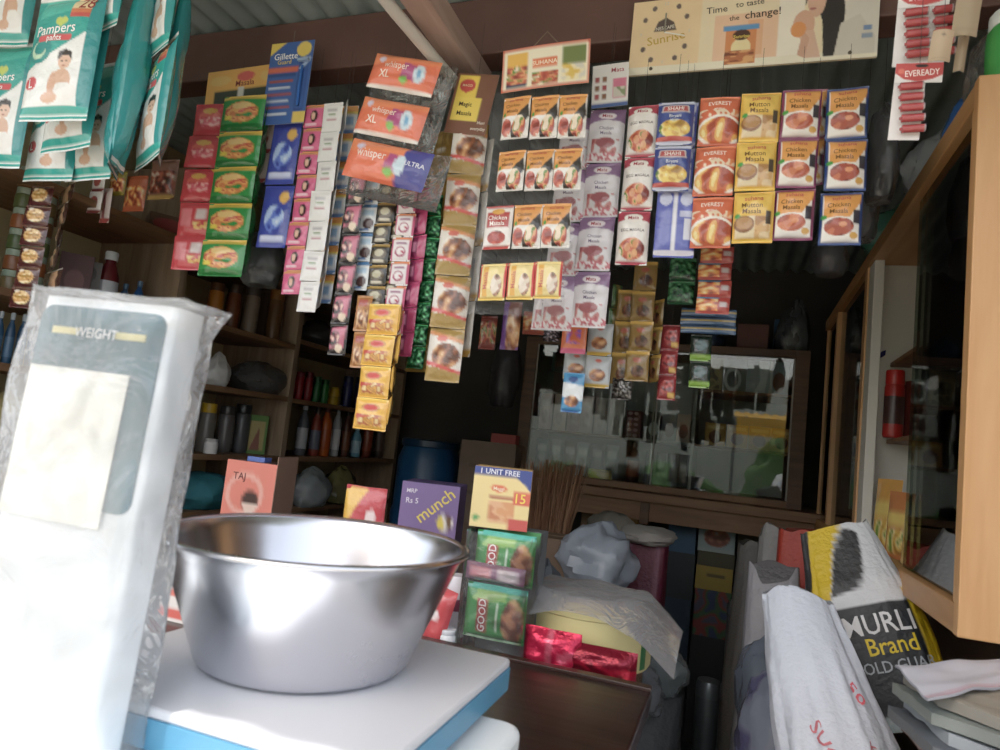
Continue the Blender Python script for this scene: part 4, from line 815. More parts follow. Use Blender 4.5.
for i, (cx, t, c_) in enumerate(((125, 256, '3a5a80'), (139, 250, '2a5a9a'))):
    p, r, h = on_left(cx, 292, t, 12, 1.555); bottle('blue_bottle', ['dull blue bottle just right of the red sauce bottle', 'bright blue bottle left of the red tins'][i], 'bottle', p, r, h, c_, '5a7a9a', '8aa0b8')
for i, cx in enumerate((153, 164)):
    p, r, h = on_left(cx, 291, 269, 11, 1.555); jar('red_tin', ['small red tin beside the bright blue bottle', 'small red tin next to the shelf upright'][i], 'tin', p, r, h, 'b0202c', '7a1820')
p, r, h = on_left(168, 232, 212, 26, 1.885, .05); carton('brown box with a red oval on the top left shelf', p, .13, .1, .07, '5a3a28', [('r', 0, 0, 1, 1, '6a4a34'), ('e', .5, .5, .4, .32, '9a2a24')], rz=55, flap=False)
# bay b
for i, (cx, c_, l_) in enumerate(((212, 'b5702c', '5a3a20'), (230, '6a3a20', '3a2a20'), (248, '8a7a6a', '4a4440'), (272, '6a4a2c', '8a5a2a'))):
    p, r, h = on_left(cx, 326+i*3, 284, 16, 1.62)
    jar('spice_jar', ['amber jar first in the row behind the green strip', 'dark brown jar second in the row behind the green strip', 'greyish jar third in the row behind the green strip', 'brown jar with ochre lid next to the second shelf upright'][i], 'jar', p, r, h, c_, l_)
p, r, h = on_left(214, 388, 352, 28, 1.383); bag('small knotted white plastic bag on the shelf behind the display post', p, .055, .06, .11, 'd8d8d6', 11, .03, 'plastic')
p, r, h = on_left(258, 393, 352, 50, 1.383, .13); bag('large slumped grey plastic bag beside the small white bag on the wall shelf', p, .12, .15, .14, '5a5a5a', 12, .0)
for i, (cx, t, c_, l_, lab) in enumerate(((203, 402, '6a645c', 'c8a02c', 'clear jar with yellow lid on the shelf behind the scale'), (222, 404, '5a5654', '3a3634', 'clear jar with black lid beside the yellow-lidded jar'), (238, 402, '4a4a4c', '2a2a2c', 'dark jar left of the green carton'))):
    p, r, h = on_left(cx, 451, t, 17, 1.117, .12); jar('storage_jar', lab, 'jar', p, r, h, c_, l_)
p, r, h = on_left(210, 452, 437, 14, 1.117, .03); jar('white_cup', 'small white lidded cup in front of the yellow-lidded jar', 'cup', p, r, h, 'd8d4d0', 'c0bcb8')
p, r, h = on_left(254, 453, 414, 17, 1.117); carton('green carton with yellow front beside the second shelf upright', p, .085, .08, h, '4a7a2c', [('r', 0, 0, 1, 1, '5a8a34'), ('r', .12, .15, .88, .9, 'b5a05a'), ('p', [(.2, .9), (.6, .3), (.7, .9)], '8a4a34')], rz=48, flap=False)
p, r, h = on_left(270, 454, 418, 11, 1.117); carton('narrow olive carton right of the green carton', p, .055, .08, h, '6a6a3a', None, rz=48, flap=False)
p, r, h = on_left(200, 512, 478, 46, .9); bag('crumpled teal cloth on the lowest visible left shelf', p, .12, .15, .14, '2a6a74', 14, 0, 'cloth', 'cloth', 'folded_cloth')
# bay c
for i, (cx, t, b_, w_, c_, lab) in enumerate(((316, 318, 346, 30, '3a3a3c', 'dark grey bundle on the upper shelf behind the white strips'), (350, 326, 352, 30, '2c2a2c', 'black bundle on the upper shelf next to the dark grey one'))):
    p, r, h = on_left(cx, b_, t, w_, 1.652, .12); bag(lab, p, .09, .11, h, c_, 20+i, .0)
for i, (cx, t, w_, c_, lab) in enumerate(((297, 374, 9, 'a8202a', 'red pot beside the second shelf upright'), (306, 373, 9, '8e1a24', 'deeper red pot between the first red pot and the green pots'), (315, 376, 8, '1f6a34', 'green pot nearer the red pots'), (323, 378, 8, '2a7a3a', 'green pot nearer the yellow tubs'), (346, 371, 10, '22285a', 'dark blue pot right of the yellow tubs'), (358, 370, 10, '3a2a5a', 'dark violet pot right of the dark blue pot'))):
    p, r, h = on_left(cx, 402, t, w_, 1.38); jar('plastic_pot', lab, 'pot', p, r, h, c_, mixc(c_, '101010', .4))
p, r, h = on_left(333, 403, 385, 10, 1.38)
for k in range(2): jar('yellow_tub', ['lower of two stacked yellow tubs on the wall shelf', 'upper of two stacked yellow tubs on the wall shelf'][k], 'tub', (p.x, p.y, p.z+k*h*.5), r, h*.5, 'c8a02a', 'b0901e')
for i, (cx, t, w_, c_, k_, lb, lab) in enumerate(((299, 404, 11, '5a5a60', 'c8c8c8', 'c0c0c4', 'grey bottle with white label beside the second upright'), (312, 408, 11, '8a3a2a', '3a2a24', '6a6a78', 'brick red bottle between the grey and orange bottles'), (322, 406, 12, 'b5541e', '5a2a1a', 'a84a1a', 'orange bottle in the lower bottle row'), (333, 405, 9, 'a8a8aa', '8a8a8c', 'd8d8d8', 'slim white bottle right of the orange bottle'), (343, 409, 9, '5a3426', '2a1a14', '7a4a34', 'brown bottle left of the pale blue bottle'), (354, 426, 10, '6aa0b8', '8ab8c8', 'a8c8d4', 'short pale blue bottle in the lower bottle row'), (365, 408, 10, '7a3424', '2a1a14', '9a4a34', 'red brown bottle right of the pale blue bottle'), (377, 408, 10, '3a2c28', '1a1614', '5a4a44', 'near black bottle in the lower bottle row'), (385, 412, 8, '4a4a2c', '2a2a1c', '6a6a44', 'olive bottle at the far end of the lower bottle row'))):
    p, r, h = on_left(cx, 457, t, w_, 1.117); bottle('bottle', lab, 'bottle', p, r, h, c_, k_, lb, 'bottles in the lower row of the wall shelves')
for i, (cx, t, w_, c_, lab) in enumerate(((306, 480, 28, '8a8e90', 'grey clear bag of goods on the shelf behind the red tea box'), (336, 488, 26, '77704a', 'olive bag of goods behind the red snack packet'))):
    p, r, h = on_left(cx, 512, t, w_, .88, .02); bag(lab, p, .09, .12, .17, c_, 30+i, .02)

# ================================================================ alcove at the back left
def at_back(cx, b, Y): return P(cx, b, Y=Y)
o = thing('blue_drum', 'dark blue plastic drum standing in the dark alcove at the back', 'drum', (P(424, 470, Y=3.3).x, 3.35, 0))
MB().lathe([(.15, 0), (.165, .02), (.168, .35), (.175, .38), (.175, .42), (.168, .45), (.168, .8), (.175, .83), (.175, .87), (.165, .9), (.165, 1.15), (.14, 1.22)], '1f4a72', 28).obj('drum_body', 'plastic', o)
MB().lathe([(.15, 1.215), (.155, 1.22), (.155, 1.25), (.14, 1.255)], '16344e', 28).obj('lid', 'plastic', o)
x0 = P(462, 440, Y=3.2).x; x1 = P(517, 440, Y=3.2).x; zt = P(490, 442, Y=3.2).z
cx_ = (x0+x1)/2; cw = x1-x0
carton('lowest brown carton of the stack in the back alcove', (cx_, 3.2, 0), cw+.03, .35, .45, '6a5240')
carton('middle brown carton of the stack in the back alcove', (cx_+.01, 3.21, .4516), cw+.01, .33, .42, '745a46')
carton('top brown carton with faint printed lines beside the display case', (cx_, 3.2, .8732), cw, .32, zt-.875, '7a6250', [('r', 0, 0, 1, 1, '7a6250'), ('t', 'COMPLAN BISCUITS', .5, .3, .05, '5a4838', 0, .8), ('t', 'NET WT 10 KG', .5, .5, .05, '5a4838', 0, .7), ('r', .1, .62, .9, .63, '5a4838')])
p = P(506, 440, Y=3.25); carton('small red box lying on the top brown carton', (cx_+.06, 3.24, zt+.0005), .13, .14, .045, 'a82a20', flap=False)
p = P(520, 408, Y=3.22)
bag('dark grey plastic bag hanging at the left end of the display case', (-1.13, 3.26, p.z-.0), .08, .07, .36, '4a484c', 41, .1)
MB().tube([(-1.13, 3.26, p.z+.40), (-1.13, 3.26, 2.3)], .001, '4a4a4a').obj('hanging_string', 'matte', C.objects['plastic_bag'] if False else None)
bpy.data.objects.remove(C.objects['hanging_string'] if 'hanging_string' in C.objects and C.objects['hanging_string'].parent is None else [o for o in C.objects if o.name.startswith('hanging_string') and o.parent is None][0])

# ================================================================ goods in and on the display case
cz0 = 1.128
def case_x(px, py, Y): return P(px, py, Y=Y).x
B_R = cz0+.03
def in_case(cx, t, b, wpx, Y):
    p = P(cx, b, Y=Y); k = ppm(p); return p, wpx/k, (b-t)/k
# right half, top shelf z=cz0+.51
for i, (cx, w_, c_, lab) in enumerate(((711, 22, 'b5a06a', 'cream carton at the left of the top shelf in the display case'), (733, 24, '6a7276', 'grey carton with a pale ring on the top shelf in the display case'), (757, 22, 'a8b4b8', 'pale carton with a diagonal white sweep in the display case'), (778, 18, '8a9498', 'pale carton with brown oval next to the case post'))):
    p, w2, h2 = in_case(cx, 360, 392, w_, 3.48)
    D = [('r', 0, 0, 1, 1, c_)]+[[('F', .2, .3, .9, .9, ['6a5a34', 'b5a06a', '8a7a4a'], 4)], [('e', .45, .6, .35, .35, 'c8ccd0'), ('e', .45, .6, .24, .24, '5a6266')], [('p', [(.5, 0), (1, 0), (.8, 1), (.3, 1), (.6, .6)], 'e0e4e6')], [('e', .5, .6, .34, .28, '7a4a34'), ('r', 0, 0, .15, 1, 'd8dcdc')]][i]
    carton(lab, (p.x, 3.45, cz0+.5105), w2*.95, .1, .165, c_, D, flap=False, name='display_carton')
for i in range(4):
    p = P(715+i*22, 440, Y=3.48)
    carton(['first', 'second', 'third', 'last'][i]+' ochre biscuit box along the middle shelf behind the right glass pane', (p.x, 3.44, cz0+.2475), .095, .12, .11, 'b5802c', [('r', 0, 0, 1, 1, 'c08a30'), ('e', .5, .6, .3, .28, '6a3420'), ('r', .1, .1, .9, .25, 'd8b05a')], flap=False, name='biscuit_box')
# middle bay, middle shelf: small packs; below: bottle and grey packs
for i in range(5):
    p = P(628+i*0, 437, Y=3.5)
    carton('dark red striped small box in the stack of five beside the case divider', (case_x(634, 430, 3.5), 3.46, cz0+.2475+i*.0275), .075, .08, .027, '6a2428', [('r', 0, 0, 1, 1, '6a2428'), ('e', .25, .5, .15, .3, 'c89a9a'), ('e', .65, .5, .15, .3, 'c89a9a')], flap=False, name='small_box', group='stack of small boxes in the display case')
for i, (cx, c_, d_, lab) in enumerate(((653, '3a3a3c', 'c8ccd0', 'dark box with a white panel on the middle shelf of the case'), (669, '8a8e92', '5a2c2c', 'grey box with a brown print beside the dark box'), (683, 'c0a090', '8a4a3a', 'pinkish box at the divider of the case'))):
    p = P(cx, 437, Y=3.48); carton(lab, (p.x, 3.46, cz0+.2475), .065, .06, .14, c_, [('r', 0, 0, 1, 1, c_), ('e', .5, .6, .35, .25, d_)], flap=False, name='small_box')
carton('large pale grey panel box above the small boxes in the case', (case_x(668, 405, 3.6), 3.58, cz0+.2475), .24, .06, .30, '9a9c9e', flap=False, name='display_carton')
p = P(632, 476, Y=3.45); bottle('sauce_bottle', 'dark red bottle standing behind the glass of the display case', 'bottle', (p.x, 3.45, B_R+.0005), .032, .2, '3a1818', '2a1414', '8a4a34')
for i in range(4):
    p = P(650+i*11, 478, Y=3.5); hang = pouch_mb(.055, .16, .03, [('r', 0, 0, 1, 1, ['77787c', '6a6c70', '85868a', '5f6064'][i]), ('r', .2, .3, .8, .5, '9a9ca0')], 10, 14, i)
    q = hang.obj('grey_packet', 'pouch', None, loc=(p.x, 3.47+.01*i, B_R+.161)); tag(q, ['first', 'second', 'third', 'fourth'][i]+' grey packet after the dark red bottle in the display case', 'packet', 'grey packets in the display case')
# left half: rows of pale pink packets on two levels
for lvl, (zz, n_, hh) in enumerate(((cz0+.2475, 6, .19), (B_R+.0005, 6, .17))):
    for i in range(n_):
        x = -1.045+.10+i*.072
        c_ = ['d8b0b0', 'e0c4bc', 'd0a8ac', 'd8bcbc', 'c8b8b8', 'd0c4c0'][(i+lvl) % 6] if lvl == 0 else ['7a828a', '9a9a9c', '8a787a', 'a8abad', '7a7a82', '959a9d'][i]
        q = pouch_mb(.068, hh, .03, [('r', 0, 0, 1, 1, c_), ('r', .15, .2, .85, .36, mixc(c_, 'f0e8e8', .5)), ('e', .5, .65, .3, .18, mixc(c_, '5a2a2a', .4))], 10, 14, i).obj('standing_packet', 'pouch', None, loc=(x, 3.44+.015*(i % 3), zz+hh+.0005))
        tag(q, (['first', 'second', 'third', 'fourth', 'fifth', 'sixth'][i]+(' pale pink packet from the case post on the middle shelf' if lvl == 0 else ' dim grey packet from the case post at the bottom of the case')), 'packet', 'packets behind the left glass pane')
q = tag(pouch_mb(.14, .12, .03, [('r', 0, 0, 1, 1, '5a6a6e'), ('r', .1, .1, .9, .8, '6a5a4a')], 12, 14, 3).obj('standing_packet', 'pouch', None, loc=(-.9, 3.55, cz0+.2475+.44)), 'teal grey packet at the upper left inside the display case', 'packet')
o = thing('box_riser', 'x', 'x'); bpy.data.objects.remove(o)
carton('brown box under the teal grey packet inside the display case', (-.9, 3.53, cz0+.2475), .16, .08, .315, '5a4a3c', flap=False, name='display_carton')
jar('grain_jar', 'low tub heaped with yellow grain at the bottom of the display case', 'tub', (case_x(600, 475, 3.4), 3.4, B_R+.0005), .06, .045, 'c8a84a', 'd8bc5a')
# on top of the case
ztop = cz0+.711
p = P(752, 345, Y=3.45); carton('dull red box standing on top of the display case', (p.x, 3.45, ztop), .14, .12, .14, '6a3a30', flap=False)
for i, (cx, w_, h_, c_, lab) in enumerate(((790, .07, .22, '4a4e54', 'grey clear bag slumped on top of the case near the corner'), (815, .06, .26, '5f6468', 'pale clear bag on top of the case at the right corner'), (712, .06, .1, '3a4a6a', 'blue grey bundle on top of the case left of the dull red box'))):
    p = P(cx, 345, Y=3.5); bag(lab, (min(p.x, .24), 3.5, ztop), w_, .08, h_, c_, 50+i, .03)
carton('blue box behind the grey bag on top of the display case', (case_x(785, 320, 3.68), 3.6, ztop), .1, .1, .2, '2a5a80', flap=False)

# ================================================================ goods inside the wall cabinet
cx0, cy0, czc = XF, 1.25, 1.075
def in_cab(px, py, X=.44): return P(px, py, X=X)
shelves = (czc+.02, czc+.335, czc+.56)
D = [('r', 0, 0, 1, 1, 'b5541e'), ('f', .5, .65, .36, .26, FOOD_RED, 4), ('r', 0, .85, 1, 1, '8a2458')]
def stand(layers, w, h, d, x, y, z, yaw, label, name='standing_packet', cat='packet', group=None, n=16):
    q = pouch_mb(w, h, d, layers, n, n+4, int(x*90+y*70)).obj(name, 'pouch', None, loc=(x, y, z+h+.0005)); q.rotation_euler = (R(-3), 0, R(yaw)); return tag(q, label, cat, group)
stand(D, .1, .2, .03, .46, in_cab(905, 280, .46).y+.02, shelves[2], -55, 'orange red packet standing on the upper shelf of the wall cabinet')
for i in range(7):
    q = pouch_mb(.062, .055, .02, [('r', 0, 0, 1, 1, '2c2a6a'), ('f', .5, .5, .35, .3, ['2c2a6a', '4a3a8a', 'b58ab0', 'd8a878'], 4)], 8, 8, i).obj('chocolate_pouch', 'pouch', None, loc=(.385+.012*(i % 3), in_cab(890, 305, .41).y-.0+.03*(i//2), shelves[2]+.05+.028*(i % 4)))
    q.rotation_euler = (R(10*i-30), R(25*(i % 3)-25), R(-50+15*(i % 2)))
    tag(q, 'small violet blue chocolate pouch in the heap on the upper cabinet shelf', 'pouch', 'violet chocolate pouches in the wall cabinet')
jar('red_jar', 'red jar with black band and white label in the gap of the cabinet doors', 'jar', (.41, in_cab(893, 425, .41).y, shelves[1]+.0005), .026, .19, '9a2420', 'b0241e', None, .2, '3a2420')
stand([('r', 0, 0, 1, 1, '7a2a20'), ('r', 0, 0, .2, 1, 'd8d0c8')], .08, .17, .02, .46, in_cab(893, 425, .41).y+.04, shelves[1], -55, 'brown red packet with a white edge behind the red jar')
for i in range(4):
    stand([('r', 0, 0, 1, 1, ['d8982a', 'c8742a', 'e0c07a', 'b55a3a'][i]), ('r', .1, .3, .9, .5, 'e8c85a'), ('F', .1, .55, .9, .9, FOOD_YEL, 5)], .09, [.2, .17, .15, .13][i], .025, .40+.012*i, 2.12-.12*i if i else 2.1, shelves[0], -60, ['tallest golden snack packet at the foot of the cabinet gap', 'orange snack packet second from the cabinet door track', 'pale yellow snack packet third from the cabinet door track', 'reddish snack packet nearest the sliding door in the cabinet'][i])
for i, (y, sh, c_, l_, lab) in enumerate(((1.40, 2, '6a9a4c', 'b8c84c', 'green jar on the upper cabinet shelf nearest the end panel'), (1.54, 2, '7aa454', 'd0d05a', 'green jar on the upper cabinet shelf beside the first'), (1.68, 2, '9a8450', 'c8b84c', 'brown green jar on the upper cabinet shelf further in'), (1.42, 1, 'a8b8c0', 'd0d45a', 'clear jar with lime lid on the middle cabinet shelf'), (1.58, 1, '9a8078', 'b8b8ba', 'dull brown jar on the middle cabinet shelf'), (1.72, 1, '4a80b0', '6a98c0', 'blue jar on the middle cabinet shelf'), (1.5, 0, '8a8478', '9a948a', 'dark jar at the bottom of the wall cabinet'), (1.66, 0, 'b0987a', 'b8a488', 'brown jar at the bottom of the wall cabinet'))):
    jar('storage_jar', lab, 'jar', (.52, y, shelves[sh]+.0005), .055, .17, c_, l_)
for i, (y, z_, c_) in enumerate(((2.4, .02, '6a3a2c'), (2.6, .02, 'c8a04a'), (2.45, .3, '3a4a6a'), (2.65, .3, '8a2a24'), (2.5, .58, 'a88a2c'), (2.98, .3, '4a6a4a'), (3.05, .02, '8a8a88'))):
    carton(['brown', 'yellow', 'navy', 'red', 'ochre', 'green', 'grey'][i]+' box in the far bays of the wall cabinet', (.5, y, czc+z_+.0005), .1, .12, .15, c_, rz=-70, flap=False, name='small_box')
# things lying on the cabinet roof and dark bags hanging beside it
ctop = czc+H_+.0125
jar('green_tin', 'green tin standing on top of the wall cabinet at its near corner', 'tin', (.405, 1.30, ctop), .045, .14, '3f9a4a', 'e0e4e0')
for i, (y, x, rx, rz_, c_, m_, lab) in enumerate(((1.38, .40, .045, .16, 'c8d0d8', 'film', 'clear crinkled bag on the wall cabinet beside the green tin'), (1.55, .42, .06, .12, '3a6ab0', 'bag', 'blue bag on the cabinet roof behind the battery cards'), (1.8, .42, .08, .16, 'b0b4b8', 'bag', 'pale grey bag slumped on the cabinet roof'), (2.25, .42, .1, .14, '4a7a6a', 'bag', 'teal bag on the cabinet roof further in'))):
    bag(lab, (x, y, ctop), rx, .07, rz_, c_, 60+i, .02, m_)
for i, (l, r, t, b, Y, c_, lab) in enumerate(((868, 900, 110, 200, 1.55, '4a4a4c', 'dark grey crumpled bag hanging right of the last spice strip'), (850, 880, 170, 240, 1.75, '5f5f63', 'mid grey clear bag hanging below the dark grey crumpled one'), (815, 848, 235, 275, 1.9, '55565a', 'grey clear bag hanging lowest near the cabinet top rail'), (248, 284, 235, 286, 1.5, '4a4e50', 'dark clear plastic bag hanging below the blue detergent strip'))):
    c, w, h = frame_of(l, r, t, b, Y)
    o = thing('hanging_bag', lab, 'plastic bag', c)
    lump_mb(w*.55, .05, h, c_, 70+i, .02).obj('bag_body', 'bag', o, loc=(0, 0, -h)); string_part(o, w, top=2.34)

# ================================================================ boxes and packs on the bench behind the counter
bz = .9005
def on_bench(l, r, t, Y):
    a = P(l, t, Y=Y); b_ = P(r, t, Y=Y); return (a.x+b_.x)/2, b_.x-a.x, (a.z+b_.z)/2-bz
x, w, h = on_bench(229, 277, 462, 1.42)
o = carton('salmon red tea box with open flap and a cup picture behind the bowl', (x, 1.42, bz), w, .09, h, 'c8503e', [('r', 0, 0, 1, 1, 'e0705a'), ('e', .42, .3, .38, .2, 'e8a090'), ('e', .42, .3, .3, .15, 'e0705a'), ('e', .55, .36, .17, .1, '5a2c20'), ('e', .55, .35, .13, .07, '3a1c14'), ('p', [(.4, .38), (.72, .38), (.62, .5), (.48, .5)], 'e8c8b8'), ('t', 'TAJ', .28, .14, .12, '6a2018'), ('t', 'Tea', .45, .56, .1, 'f6e0d4')], '4a2a20', flap=False, name='tea_box', rz=4)
MB().box(w/2-.001, w/2+.001, .0, .09, h*.0, h+.02, '8a6a58').xf(Matrix.Rotation(R(0), 4, 'Z')).obj('open_flap', 'card', o, False)
MB().box(-.03, .02, .02, .05, h, h+.012, '3a5ab0').obj('inner_sachet', 'pouch', o, False)
x, w, h = on_bench(347, 388, 487, 1.42)
q = pouch_mb(w, h, .03, [('r', 0, 0, 1, 1, 'c81e34'), ('p', [(0, .02), (.55, .02), (.1, .4), (0, .4)], 'f0b82a'), ('e', .72, .3, .12, .1, 'f0d8d8'), ('t', 'Aashirvaad', .5, .5, .09, 'ffe8e8', 0, .8)], 24, 30, 5).obj('snack_packet', 'pouch', None, loc=(x, 1.42, bz+h))
tag(q, 'red snack packet with a yellow corner standing behind the bowl rim', 'packet')
x, w, h = on_bench(405, 459, 484, 1.42)
carton('purple chocolate box with yellow tilted lettering beside the tall pack tower', (x, 1.42, bz), w, .12, h, '5a4478', [('r', 0, 0, 1, 1, '7a5f9a'), ('f', .8, .3, .14, .07, ['e8d03a', 'f0e8e0', '6a4a2c'], 5), ('t', 'munch', .6, .17, .2, 'e8d03a', 42, .8), ('t', 'MRP', .18, .07, .07, 'e8e0f0'), ('t', 'Rs 5', .2, .15, .09, 'e8e0f0')], '4a3868', flap=False, name='chocolate_box', rz=14)
# tower: clear pouch of green cookie packs carrying a yellow box
tx = (P(458, 600, Y=1.165).x+P(528, 600, Y=1.165).x)/2
GC = [('r', 0, 0, 1, 1, '2a8a3c'), ('r', 0, 0, 1, .1, '4ab8a8'), ('p', [(.2, .1), (.7, .1), (.7, .25), (.1, .3)], '8aba5a'), ('f', .82, .6, .17, .42, ['5a2c1c', '7a4028', 'a86a44', 'c89a5a'], 5), ('r', .22, .25, .4, .85, 'a8242c'), ('r', .55, .3, .58, .8, 'cfe8d0'), ('r', 0, .94, 1, 1, '1f6a2e'), ('t', 'GOOD', .31, .55, .13, 'f6ecec', 90, .5)]
zb = bz+.0
zz = P(490, 585, Y=1.165).z; zlo = P(490, 642, Y=1.165).z
hgt = zz-zlo
for k, (z1_, hh_, lab) in enumerate(((zz, hgt*.98, 'green cookie pack with red upright logo inside the clear pouch'), (P(490, 532, Y=1.17).z, hgt*.95, 'upper green cookie pack glimpsed under the yellow box'))):
    q = pouch_mb(.112, hh_, .03, GC, 30, 26, k+2).obj('cookie_pack', 'pouch', None, loc=(tx+.006, 1.17+k*.022, z1_)); tag(q, lab, 'cookie pack')
q = pouch_mb(.11, .03, .03, [('r', 0, 0, 1, 1, '8a5a7a'), ('r', .1, .2, .45, .8, 'c87a8a'), ('r', .6, .2, .9, .8, 'd8c8d0')], 20, 8, 3).obj('cookie_pack', 'pouch', None, loc=(tx, 1.165, zz+.036)); tag(q, 'thin mauve wafer pack lying above the green cookie pack', 'wafer pack')
ztp = P(490, 530, Y=1.17).z
sup = carton('grey inner box standing behind the green cookie packs', (tx+.008, 1.225, bz), .105, .05, ztp-bz, '5f646a', [('r', 0, 0, 1, 1, '6a7076'), ('r', 0, 0, 1, .1, '3a8a4a')], flap=False, name='inner_box')
def pch(u, v):
    a = 2*pi*u; k = lambda t: math.copysign(abs(t)**.5, t)
    n = 1+.05*noise.noise(Vector((cos(a)*2, sin(a)*2, v*5)))
    return (tx+k(cos(a))*.062*n, 1.2+k(sin(a))*.062*n, bz+.001+(1-v)*(ztp-bz-.004))
cp = MB().grid(pch, 48, 26, 'ffffff').obj('clear_pouch', 'film', None); tag(cp, 'tall clear plastic pouch around the green cookie packs', 'pouch')
x, w, h = on_bench(472, 528, 469, 1.17)
yb = carton('yellow noodle box with blue top band standing on the tall pouch', (x, 1.195, ztp+.0008), w, .075, h+bz-ztp, 'c8a050', [('r', 0, 0, 1, 1, 'ecd28a'), ('r', 0, 0, 1, .13, '2c3f8a'), ('p', [(.72, .13), (1, .13), (1, .35), (.9, .25)], '2c3f8a'), ('e', .45, .34, .14, .06, 'e0602c'), ('r', .3, .46, .72, .52, 'b06a4a'), ('F', .3, .55, .75, .9, ['c87a4a', 'e0a878', 'd8935a'], 6), ('r', .72, .36, 1, .58, 'd8502c'), ('r', .66, .82, 1, 1, 'c83a30'), ('e', .1, .85, .06, .05, '5aa05a'), ('t', '1 UNIT FREE', .45, .065, .09, 'eef0fa', 0, .7), ('t', '15', .84, .47, .16, 'f6d83a'), ('t', 'Maggi', .45, .34, .06, 'fff0d0')], 'b5904a', flap=False, name='noodle_box', rz=15)
for i, (l, r, t, b, c_, y, yaw, lab) in enumerate(((426, 444, 596, 640, 'c02a34', 1.15, -20, 'red packet leaning at the bowl beside the clear pouch'), (443, 458, 580, 600, 'd8d4dc', 1.17, 0, 'white and maroon tub between the red packet and the pouch'))):
    a = P(l, b, Y=y); e = P(r, t, Y=y)
    if i == 0:
        q = pouch_mb(.06, .12, .025, [('r', 0, 0, 1, 1, c_), ('e', .5, .4, .2, .08, 'f0e0e0'), ('t', 'KitKat', .5, .85, .13, 'f6e8e8', 0, .8)], 16, 20, 8).obj('snack_packet', 'pouch', None, loc=((a.x+e.x)/2+.01, y, bz+.115)); q.rotation_euler = (0, R(12), 0); tag(q, lab, 'packet')
    else:
        jar('white_tub', lab, 'tub', ((a.x+e.x)/2, 1.20, bz), .022, .13, '7a2a4a', 'e0dce4', None, .3, 'd8d4dc')
jar('white_tub', 'small white tub standing before the maroon tub at the counter edge', 'tub', (P(447, 635, Y=1.15).x, 1.155, bz), .016, .045, 'd4d8de', 'c8ccd4')

# ---- yellow tin with red packs and its clear cover
bx, by = P(588, 640, Y=1.33).x, 1.33
bt = P(588, 600, Y=1.33).z
o = thing('yellow_tin', 'pale yellow round tin with a green mark standing beside the clear pouch', 'tin', (bx, by, bz))
rr_ = .118; hh = bt-bz
MB().lathe([(rr_*.97, 0), (rr_, .006), (rr_, hh-.012), (rr_*1.02, hh-.01), (rr_*1.02, hh)], 'c9bf88', 40, paint=lambda u, v: '2f6a3a' if (.92 < u < .95 and .2 < v < .8) else 'c9bf88').obj('tin_body', 'plastic', o)
MB().lathe([(rr_*.99, hh-.001), (rr_*1.0, hh+.004), (rr_*.6, hh+.012), (.001, hh+.014)], 'c8b46a', 40).obj('lid', 'plastic', o)
q = pouch_mb(.10, .075, .035, [('r', 0, 0, 1, 1, 'c8284a'), ('r', .45, 0, .5, 1, 'e88aa0'), ('F', .5, 0, 1, 1, ['a8183a', 'c8284a', 'e0607a'], 4)], 18, 16, 4).obj('foil_packet', 'foil', None, loc=(P(553, 640, Y=1.185).x, 1.185, bz+.072)); tag(q, 'crimson foil packet standing before the yellow tin', 'packet')
q = pouch_mb(.13, .06, .04, [('r', 0, 0, 1, 1, '7a1428'), ('F', 0, .4, 1, 1, ['7a1428', 'a81e34', '5a0e1c'], 4)], 18, 16, 6).obj('foil_packet', 'foil', None, loc=(P(600, 650, Y=1.20).x, 1.19, bz+.058)); tag(q, 'dark wine red foil packet lying along the counter edge before the tin', 'packet')
def drape(u, v):
    x = bx-.10+u*.27; y = by-.14+v*.2
    d = max(0, sqrt((x-bx)**2+(y-by)**2)-rr_*.95)
    z = bt+.026-d*.75+.006*noise.noise(Vector((u*4, v*4, 1)))
    if u > .75: z -= (u-.75)*.06
    return (x, y, max(z, bz+.02))
q = MB().grid(drape, 30, 24, lambda u, v: 'b5b0aa').obj('plastic_sheet', 'film_grey'); tag(q, 'clear plastic sheet draped over the yellow tin lid', 'plastic sheet')
x = P(610, 585, Y=1.36).x
q = pouch_mb(.16, .008, .10, [('r', 0, 0, 1, 1, '7a5a4e')], 10, 10, 1, wr=.3)
q = MB().box(-.07, .05, -.05, .05, 0, .006, '7a5246').obj('brown_booklet', 'card', None, False, .001, loc=(bx+.02, by+.03, bt+.0145)); tag(q, 'brown booklet under the clear sheet on the yellow tin', 'booklet')

p = P(163, 640, Y=.93); carton('small white box with red bands between the display post and the bowl', (p.x, .93, .9305), .09, .07, .105, 'e0d8d4', [('r', 0, 0, 1, 1, 'e4dcd8'), ('r', 0, .2, 1, .34, 'd04a3a'), ('r', 0, .5, 1, .62, 'd86a5a'), ('r', 0, .8, 1, .95, 'd04a3a')], flap=False, name='small_box')
